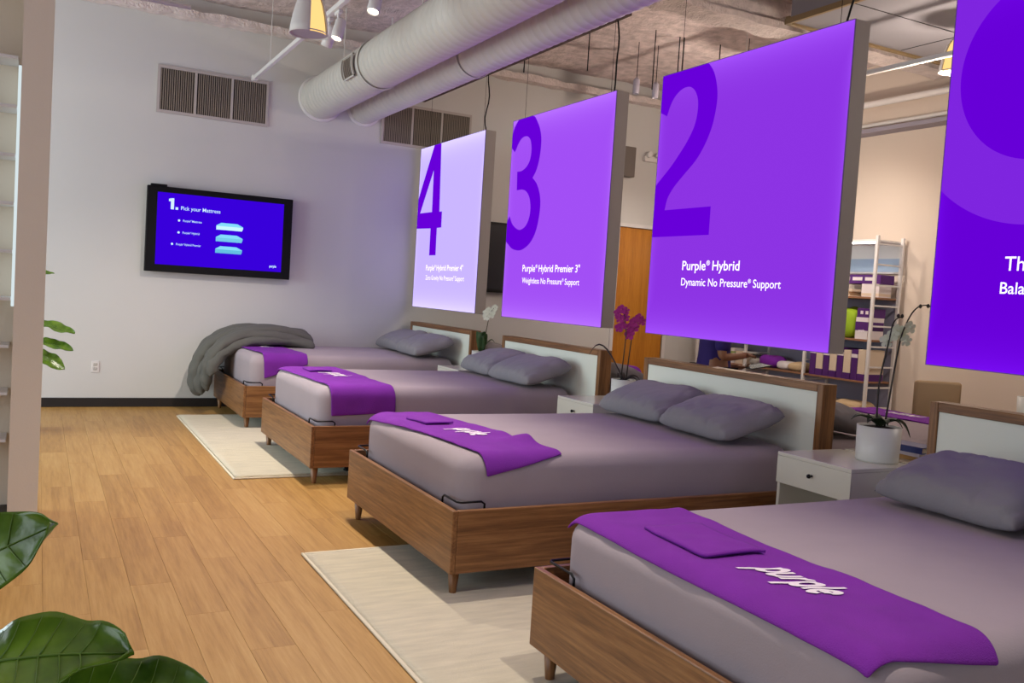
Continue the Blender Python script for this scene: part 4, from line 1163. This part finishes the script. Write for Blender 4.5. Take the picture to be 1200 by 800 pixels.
soft('folded_blanket', 8.19, 8.46, .726, .14, .15, .15, THROW, 'purple folded blanket in the middle bay', 'blanket', 5)
soft('folded_towel', 8.19, 8.70, .726, .13, .08, .09, mat('grey_towel', '#9a948c', .95), 'grey folded towel at the end of the middle bay', 'towel', 6)
soft('folded_towel', 8.19, 7.15, .355, .16, .22, .13, CREAMT, 'cream folded blanket on the lowest shelf of the near bay', 'towel', 7)
soft('folded_towel', 8.19, 7.58, .355, .16, .17, .12, WHB, 'white folded blanket on the lowest shelf of the near bay', 'towel', 8)
for i in range(5):
    product_box(8.05, 8.86+.17*i, .726, .22, .14, .16+.03*(i % 2), (CRB, WHB)[i % 2], (.6, .8, mat('band_green', '#8b9a58', .6)), '%s carton, %s from the post in the bay by the back wall' % (('cream', 'white')[i % 2], ORD[i]))
for i in range(4):
    product_box(8.05, 7.86+.23*i, 1.184, .26, .20, .26, (PURB, WHB)[i % 2], (.6, .8, CRB), '%s carton, %s on the middle shelf of the middle bay' % (('purple', 'white')[i % 2], ORD[i]))
# framed picture of sky leaning on the top shelf
tp = thing('wall_print', 'bright pale blue landscape print behind the top shelf', 'picture', (8.498, 7.3, 1.93))
bm = new_bm(); box(bm, -.02, 0, -.40, .40, 0, .34, .002, 1); obj('print_frame', bm, WHITEP, tp)
bm = new_bm(); box(bm, -.022, -.0205, -.38, .38, .02, .17); obj('lower_print', bm, mat('print_blue', '#a9c3dc', .5), tp)
bm = new_bm(); box(bm, -.022, -.0205, -.38, .38, .17, .32); obj('upper_print', bm, mat('print_white', '#e2e4e2', .5), tp)

# desk, chair and orchid in the back aisle
t = thing('desk', 'white writing desk in the back aisle', 'desk', (6.95, 3.9, 0))
bm = new_bm(); box(bm, -.35, .35, -.9, .55, .70, .73, .004, 1); obj('desk_top', bm, WHITE, t)
for sx in (-.32, .29):
    for sy in (-.87, .49):
        bm = new_bm(); box(bm, sx, sx+.03, sy, sy+.03, 0, .7); obj('leg', bm, WHITEP, t)
t = thing('upholstered_chair', 'tan leather chair with a rounded backrest at the white desk', 'chair', (6.78, 4.94, 0), math.radians(-28))
bm = new_bm(); box(bm, -.23, .23, -.22, .22, .40, .48, .03, 3); obj('seat', bm, TAN, t, True)
bm = new_bm(); box(bm, -.20, .20, .19, .25, .50, .92, .025, 3); obj('backrest', bm, TAN, t, True)
for sx in (-.20, .17):
    bm = new_bm(); box(bm, sx, sx+.03, .205, .235, .3, .6); obj('back_support', bm, BLACKM, t)
    for sy in (-.20, .17):
        bm = new_bm(); tube(bm, [(sx+.015, sy+.015, .41), (sx+.015, sy+.015, 0)], [.016, .011], 10); obj('leg', bm, BLACKM, t)
orchid((6.88, 4.30, .73), 'bare stemmed orchid on the white desk', .10, .16, [[along(0, .14), along(-.02, .3), along(-.03, .5), along(.02, .7)], [along(.03, .14), along(.04, .35), along(.05, .6)]],
       [(along(.02, .68), toc), (along(.05, .6), toc), (along(.0, .62), toc)], [((0, 0, .14), (-.6, -.2, 0), .13, .03, .05, .02), ((0, 0, .14), (.6, .3, 0), .13, .03, .05, .02), ((0, 0, .14), (.1, -.8, 0), .12, .03, .05, .02)], FLP, STEMD, LEAFD)

# ------------------------------------------------------------------ fiddle leaf plants
LEAFM = bpy.data.materials.new('fiddle_leaf'); LEAFM.use_nodes = True
_N = LEAFM.node_tree.nodes; _L = LEAFM.node_tree.links; _b = _N['Principled BSDF']
_b.inputs['Roughness'].default_value = .24; _b.inputs['Specular IOR Level'].default_value = .6
_tc = _N.new('ShaderNodeTexCoord'); _nz = _N.new('ShaderNodeTexNoise'); _nz.inputs['Scale'].default_value = 14; _nz.inputs['Detail'].default_value = 4
_cr = _N.new('ShaderNodeValToRGB'); _cr.color_ramp.elements[0].position = .3; _cr.color_ramp.elements[0].color = lin('#35590f'); _cr.color_ramp.elements[1].position = .75; _cr.color_ramp.elements[1].color = lin('#74992b')
_L.new(_tc.outputs['Object'], _nz.inputs['Vector']); _L.new(_nz.outputs['Fac'], _cr.inputs[0]); _L.new(_cr.outputs[0], _b.inputs['Base Color'])
_bp = _N.new('ShaderNodeBump'); _bp.inputs['Strength'].default_value = .35; _bp.inputs['Distance'].default_value = .01; _L.new(_nz.outputs['Fac'], _bp.inputs['Height']); _L.new(_bp.outputs[0], _b.inputs['Normal'])
VEIN = mat('leaf_vein', '#5f7f2a', .5); BARK = mat('plant_bark', '#5a4636', .9, bump=.5, bscale=40)
def fiddle_leaf(parent, base, tip, width, up, curl=.10, seed=0.0, name='leaf'):
    """one violin-shaped leaf from base to tip with a raised midrib"""
    base = Vector(base); tip = Vector(tip); d = tip-base; L = d.length; d.normalize()
    up = Vector(up); side = d.cross(up).normalized(); nrm = side.cross(d).normalized()
    def wf(u): return width*(max(0, math.sin(PI*min(1, u**.8)))**.62)*(.72+.42*u)*(1-.16*math.exp(-((u-.38)/.12)**2))
    def fn(u, v):
        s = 2*v-1; w = wf(u)
        und = .10*width*math.sin(u*13+seed+(1.3 if s > 0 else 0))*abs(s)**2 + .03*width*math.sin(u*28+seed*2)*abs(s)
        vein = .02*width*math.cos(u*46-abs(s)*7)*(abs(s)*(1-abs(s)))*2
        return base+d*L*u+side*w*s*(1-.06*abs(s))+nrm*(.32*width*(s*s)*.6-curl*L*(u-.1)**2+und+vein+.02*width*(1-abs(s)))
    bm = new_bm(); grid(bm, 30, 15, fn); lf = obj(name, bm, LEAFM, parent, True); solidify(lf, .0016)
    bm = new_bm(); pts = [fn(.02+.95*k/14, .5)+nrm*.001 for k in range(15)]; tube(bm, pts, [.0026-.0019*k/14 for k in range(15)], 6)
    for k in range(1, 8):
        u = .1*k+.05
        for s in (0, 1):
            pp = [fn(min(.98, u+.07*q), .5+(.46 if s else -.46)*q)+nrm*.0008 for q in (0, .33, .66, 1.0)]
            tube(bm, pp, [.0010, .0008, .0006, .0004], 5)
    obj('vein', bm, VEIN, lf, True)
    return lf
def fiddle_plant(loc, label, trunk_top, leaves, potr, poth):
    t = thing('fiddle_leaf_plant', label, 'potted plant', loc)
    bm = new_bm(); lathe(bm, [(0, 0), (potr*.8, 0), (potr, poth), (potr-.012, poth), (potr*.9, poth-.05), (0, poth-.05)], 36); obj('pot', bm, CERAM, t, True)
    bm = new_bm(); lathe(bm, [(0, poth-.04), (potr*.88, poth-.045), (0, poth-.03)], 24); obj('soil', bm, SOIL, t, True)
    bm = new_bm(); tt = Vector(trunk_top); tube(bm, [Vector((0, 0, poth-.05)), Vector((tt.x*.3+.02, tt.y*.3, tt.z*.4)), Vector((tt.x*.8-.01, tt.y*.7, tt.z*.75)), tt], [.02, .017, .014, .008], 10); obj('trunk', bm, BARK, t, True)
    for k, (b, tp_, w, up, cu) in enumerate(leaves):
        b = Vector(b); root = Vector((tt.x*b.z/tt.z, tt.y*b.z/tt.z, b.z-.03))
        bm = new_bm(); tube(bm, [root, (root+b)/2+Vector((0, 0, .012)), b], [.006, .005, .004], 7); obj('petiole', bm, VEIN, t, True)
        fiddle_leaf(t, b, tp_, w, up, cu, seed=k*1.7)
    return t
# near plant (lower left corner); leaves given in world space, shifted to the pot
PB = Vector((-.34, 1.36, 0))
def wl(b, tp_, w, up, cu): return (Vector(b)-PB, Vector(tp_)-PB, w, up, cu)
fiddle_plant(tuple(PB), 'large fiddle leaf fig with broad glossy leaves, in front of the beds', (.02, .02, 1.30), [
    wl((-.175, 1.31, 1.00), (.024, 1.21, 1.128), .062, (-.25, -.8, .5), .06),
    wl((-.10, 1.27, .93), (.102, 1.166, 1.000), .072, (-.25, -.35, .9), .22),
    wl((-.02, 1.22, .875), (.195, 1.115, .945), .080, (-.1, -.5, .85), .25),
    wl((-.12, 1.32, .86), (.10, 1.19, .925), .075, (-.1, -.75, .6), .12),
    wl((-.08, 1.20, .82), (.12, 1.06, .84), .08, (.1, -.5, .9), .2),
    wl((-.40, 1.45, 1.2), (-.60, 1.60, 1.35), .09, (0, 0, 1), .2),
    wl((-.40, 1.30, 1.1), (-.68, 1.20, 1.15), .09, (0, 0, 1), .2),
    wl((-.34, 1.42, 1.28), (-.45, 1.68, 1.42), .09, (0, -.4, 1), .2),
    wl((-.38, 1.42, .95), (-.48, 1.72, 1.0), .09, (0, -.2, 1), .2),
    wl((-.34, 1.38, 1.30), (-.36, 1.32, 1.55), .08, (.7, -.6, .2), .1)], .17, .34)
PF = Vector((-.18, 8.75, 0))
def wf_(b, tp_, w, up, cu): return (Vector(b)-PF, Vector(tp_)-PF, w, up, cu)
fiddle_plant(tuple(PF), 'fiddle leaf fig half hidden behind the partition wall', (.02, .0, 1.62), [
    wf_((-.10, 8.72, 1.36), (.12, 8.70, 1.385), .035, (0, -.6, .8), .15),
    wf_((-.02, 8.72, .94), (.30, 8.66, .885), .078, (.1, -.55, .8), .15),
    wf_((-.02, 8.72, .78), (.29, 8.66, .745), .075, (.1, -.6, .8), .2),
    wf_((-.04, 8.70, .70), (.23, 8.62, .575), .085, (.1, -.75, .6), .2),
    wf_((-.08, 8.72, 1.02), (.03, 8.68, 1.16), .06, (0, -.9, .3), .1),
    wf_((-.10, 8.66, .62), (.035, 8.60, .48), .06, (.2, -.9, .3), .1),
    wf_((-.10, 8.70, .44), (.04, 8.62, .33), .055, (.2, -.9, .3), .1),
    wf_((-.25, 8.72, 1.2), (-.55, 8.75, 1.3), .08, (0, 0, 1), .2),
    wf_((-.25, 8.78, .95), (-.52, 8.95, .98), .08, (0, 0, 1), .2),
    wf_((-.18, 8.8, 1.5), (-.12, 9.0, 1.75), .08, (.3, -1, .2), .1),
    wf_((-.22, 8.7, .75), (-.5, 8.5, .72), .08, (0, 0, 1), .2)], .16, .24)

# ------------------------------------------------------------------ person behind the headboard
def skin_mesh(name, nodes, edges, root, m, parent, sub=2):
    me = bpy.data.meshes.new(name); keys = list(nodes); ix = {k: i for i, k in enumerate(keys)}
    me.from_pydata([nodes[k][0] for k in keys], [(ix[a], ix[b]) for a, b in edges], [])
    o = bpy.data.objects.new(name, me); COL.objects.link(o); o.parent = parent
    o.modifiers.new('skin', 'SKIN'); 
    sv = me.skin_vertices[0].data
    for k in keys:
        r = nodes[k][1]; sv[ix[k]].radius = r if isinstance(r, tuple) else (r, r); sv[ix[k]].use_root = (k == root)
    mm = o.modifiers.new('sub', 'SUBSURF'); mm.levels = sub; mm.render_levels = sub
    dg = bpy.context.evaluated_depsgraph_get(); dg.update()
    m2 = bpy.data.meshes.new_from_object(o.evaluated_get(dg)); bpy.data.objects.remove(o); bpy.data.meshes.remove(me)
    m2.name = name; m2.materials.clear(); m2.materials.append(m)
    for p in m2.polygons: p.use_smooth = True
    return mesh_obj(name, m2, parent)
def person(loc, rz):
    # local frame: faces +x, left is +y
    t = thing('person', 'person in a purple T-shirt standing behind the headboard, holding a tablet and a phone', 'person', loc, rz)
    N = {'pel': ((0, 0, .93), .125), 'wai': ((.0, 0, 1.08), .112), 'che': ((.005, 0, 1.27), .122), 'nb': ((-.005, 0, 1.42), .075), 'nk': ((.01, 0, 1.475), .052), 'hd0': ((.025, 0, 1.545), .070), 'hd1': ((.025, 0, 1.62), .088), 'hd2': ((.02, 0, 1.69), .072)}
    E = [('pel', 'wai'), ('wai', 'che'), ('che', 'nb'), ('nb', 'nk'), ('nk', 'hd0'), ('hd0', 'hd1'), ('hd1', 'hd2')]
    for s, n in ((-1, 'r'), (1, 'l')):
        N.update({n+'hip': ((0, s*.095, .87), .088), n+'kn': ((.015, s*.105, .48), .056), n+'an': ((-.01, s*.11, .09), .038), n+'to': ((.15, s*.125, .035), .032),
                  n+'sh': ((-.005, s*.175, 1.385), .056), n+'el': ((-.015 if s < 0 else .02, s*.215, 1.035), .041)})
        E += [('pel', n+'hip'), (n+'hip', n+'kn'), (n+'kn', n+'an'), (n+'an', n+'to'), ('nb', n+'sh'), (n+'sh', n+'el')]
    N['rwr'] = ((.17, -.165, 1.055), .027); N['rpa'] = ((.23, -.145, 1.065), (.034, .016))
    N['lwr'] = ((.20, .12, .945), .027); N['lpa'] = ((.265, .075, .945), (.034, .016))
    E += [('rel', 'rwr'), ('rwr', 'rpa'), ('lel', 'lwr'), ('lwr', 'lpa')]
    def fingers(pre, base, fwd, side, curl):
        base = Vector(base); fwd = Vector(fwd).normalized(); side = Vector(side).normalized(); dn = Vector(curl).normalized()
        for k, (o_, l) in enumerate(((-.027, .062), (-.009, .072), (.009, .068), (.027, .052))):
            p0 = base+side*o_+fwd*.022; p1 = p0+fwd*l*.5+dn*l*.15; p2 = p1+fwd*l*.22+dn*l*.35
            a, b, c = pre+'f%d0' % k, pre+'f%d1' % k, pre+'f%d2' % k
            N[a] = (tuple(p0), .0095); N[b] = (tuple(p1), .0085); N[c] = (tuple(p2), .0075)
            E.extend([(pre+'pa', a), (a, b), (b, c)])
        p0 = base-fwd*.02-side*.038; p1 = p0+fwd*.035-side*.012+dn*.01; p2 = p1+fwd*.028+side*.006
        N[pre+'t0'] = (tuple(p0), .011); N[pre+'t1'] = (tuple(p1), .0095); N[pre+'t2'] = (tuple(p2), .0085)
        E.extend([(pre+'pa', pre+'t0'), (pre+'t0', pre+'t1'), (pre+'t1', pre+'t2')])
    fingers('r', N['rpa'][0], (1, .3, .1), (-.3, 1, 0), (0, .3, -1))
    fingers('l', N['lpa'][0], (.8, -.6, .05), (.5, .8, 0), (0, 0, 1))
    body = skin_mesh('body', N, E, 'pel', SKIN, t)
    g_ = .014
    S = {'hem': ((0, 0, .80), .172), 'hip': ((0, 0, .90), .160), 'wai': ((.0, 0, 1.06), .135), 'che': ((.005, 0, 1.26), .142), 'nb': ((-.005, 0, 1.405), .085), 'col': ((.0, 0, 1.44), .064)}
    SE = [('hem', 'hip'), ('hip', 'wai'), ('wai', 'che'), ('che', 'nb'), ('nb', 'col')]
    for s, n in ((-1, 'r'), (1, 'l')):
        S[n+'sh'] = ((-.005, s*.175, 1.38), .074); S[n+'sm'] = ((-.008 if s < 0 else .008, s*.197, 1.24), .070); S[n+'sl'] = ((-.012 if s < 0 else .015, s*.210, 1.075), .066)
        SE += [('nb', n+'sh'), (n+'sh', n+'sm'), (n+'sm', n+'sl')]
    skin_mesh('shirt', S, SE, 'hem', SHIRT, t)
    Tn = {'pel': ((0, 0, .93), .14)}; TE = []
    for s, n in ((-1, 'r'), (1, 'l')):
        Tn.update({n+'hip': ((0, s*.095, .86), .102), n+'kn': ((.012, s*.105, .48), .074), n+'cu': ((-.005, s*.11, .10), .062)})
        TE += [('pel', n+'hip'), (n+'hip', n+'kn'), (n+'kn', n+'cu')]
        bm = new_bm(); box(bm, -.09, .20, s*.12-.05, s*.12+.05, 0, .075, .03, 3); obj('shoe', bm, SHOE, t, True)
    skin_mesh('trousers', Tn, TE, 'pel', TROUS, t)
    bm = new_bm()
    def hf(u, v):
        ph = PI*u*.62; th = 2*PI*v; r = .108+.004*noise.noise(Vector((th*3, ph*6, 0)))
        front = max(0, math.cos(th))
        ph *= 1-.38*front
        return Vector((.012+r*1.02*math.sin(ph)*math.cos(th)-.01*(1-front), r*.86*math.sin(ph)*math.sin(th), 1.645+r*1.08*math.cos(ph)))
    grid(bm, 14, 28, hf, closed_v=True); obj('hair', bm, HAIR, t, True)
    for s in (-1, 1):
        bm = new_bm(); lathe(bm, [(0, -.011), (.008, -.007), (.011, 0), (.008, .007), (0, .011)], 12); obj('eye', bm, mat('eye_white', '#d8d4cf', .3), t, True, (.098, s*.032, 1.62))
        bm = new_bm(); lathe(bm, [(0, 0), (.014, .004), (.018, .02), (.012, .045), (0, .05)], 12); o = obj('ear', bm, SKIN, t, True, (.015, s*.082, 1.59)); 
    bm = new_bm(); tube(bm, [(.104, 0, 1.625), (.122, 0, 1.595), (.104, 0, 1.582)], [.008, .014, .010], 10); obj('nose', bm, SKIN, t, True)
    bm = new_bm(); tube(bm, [(.092, -.024, 1.552), (.104, 0, 1.553), (.092, .024, 1.552)], [.003, .007, .003], 8); obj('mouth', bm, mat('lips', '#7a4036', .5), t, True)
    return t
PERS = (4.95, 5.79, 0)
person(PERS, math.radians(-20))
def pl(p):   # person-local to world
    a = math.radians(-20); return (PERS[0]+p[0]*math.cos(a)-p[1]*math.sin(a), PERS[1]+p[0]*math.sin(a)+p[1]*math.cos(a), p[2])
t = thing('phone', 'dark phone held in the right hand of the person', 'phone', pl((.30, -.125, 1.072)), math.radians(-20))
bm = new_bm(); box(bm, -.035, .035, -.07, .07, -.004, .004, .003, 2); obj('phone_case', bm, BLACK, t)
t = thing('tablet', 'black framed tablet held flat in front of the person', 'tablet', pl((.37, .0, .968)), math.radians(-20)); t.rotation_euler = (0, math.radians(-12), math.radians(-20))
bm = new_bm(); box(bm, -.09, .09, -.13, .13, -.004, .004, .003, 2); obj('tablet_case', bm, BLACK, t)
bm = new_bm(); box(bm, -.08, .08, -.118, .118, .004, .0046); obj('tablet_screen', bm, mat('tablet_glass', '#3d6068', .2), t)
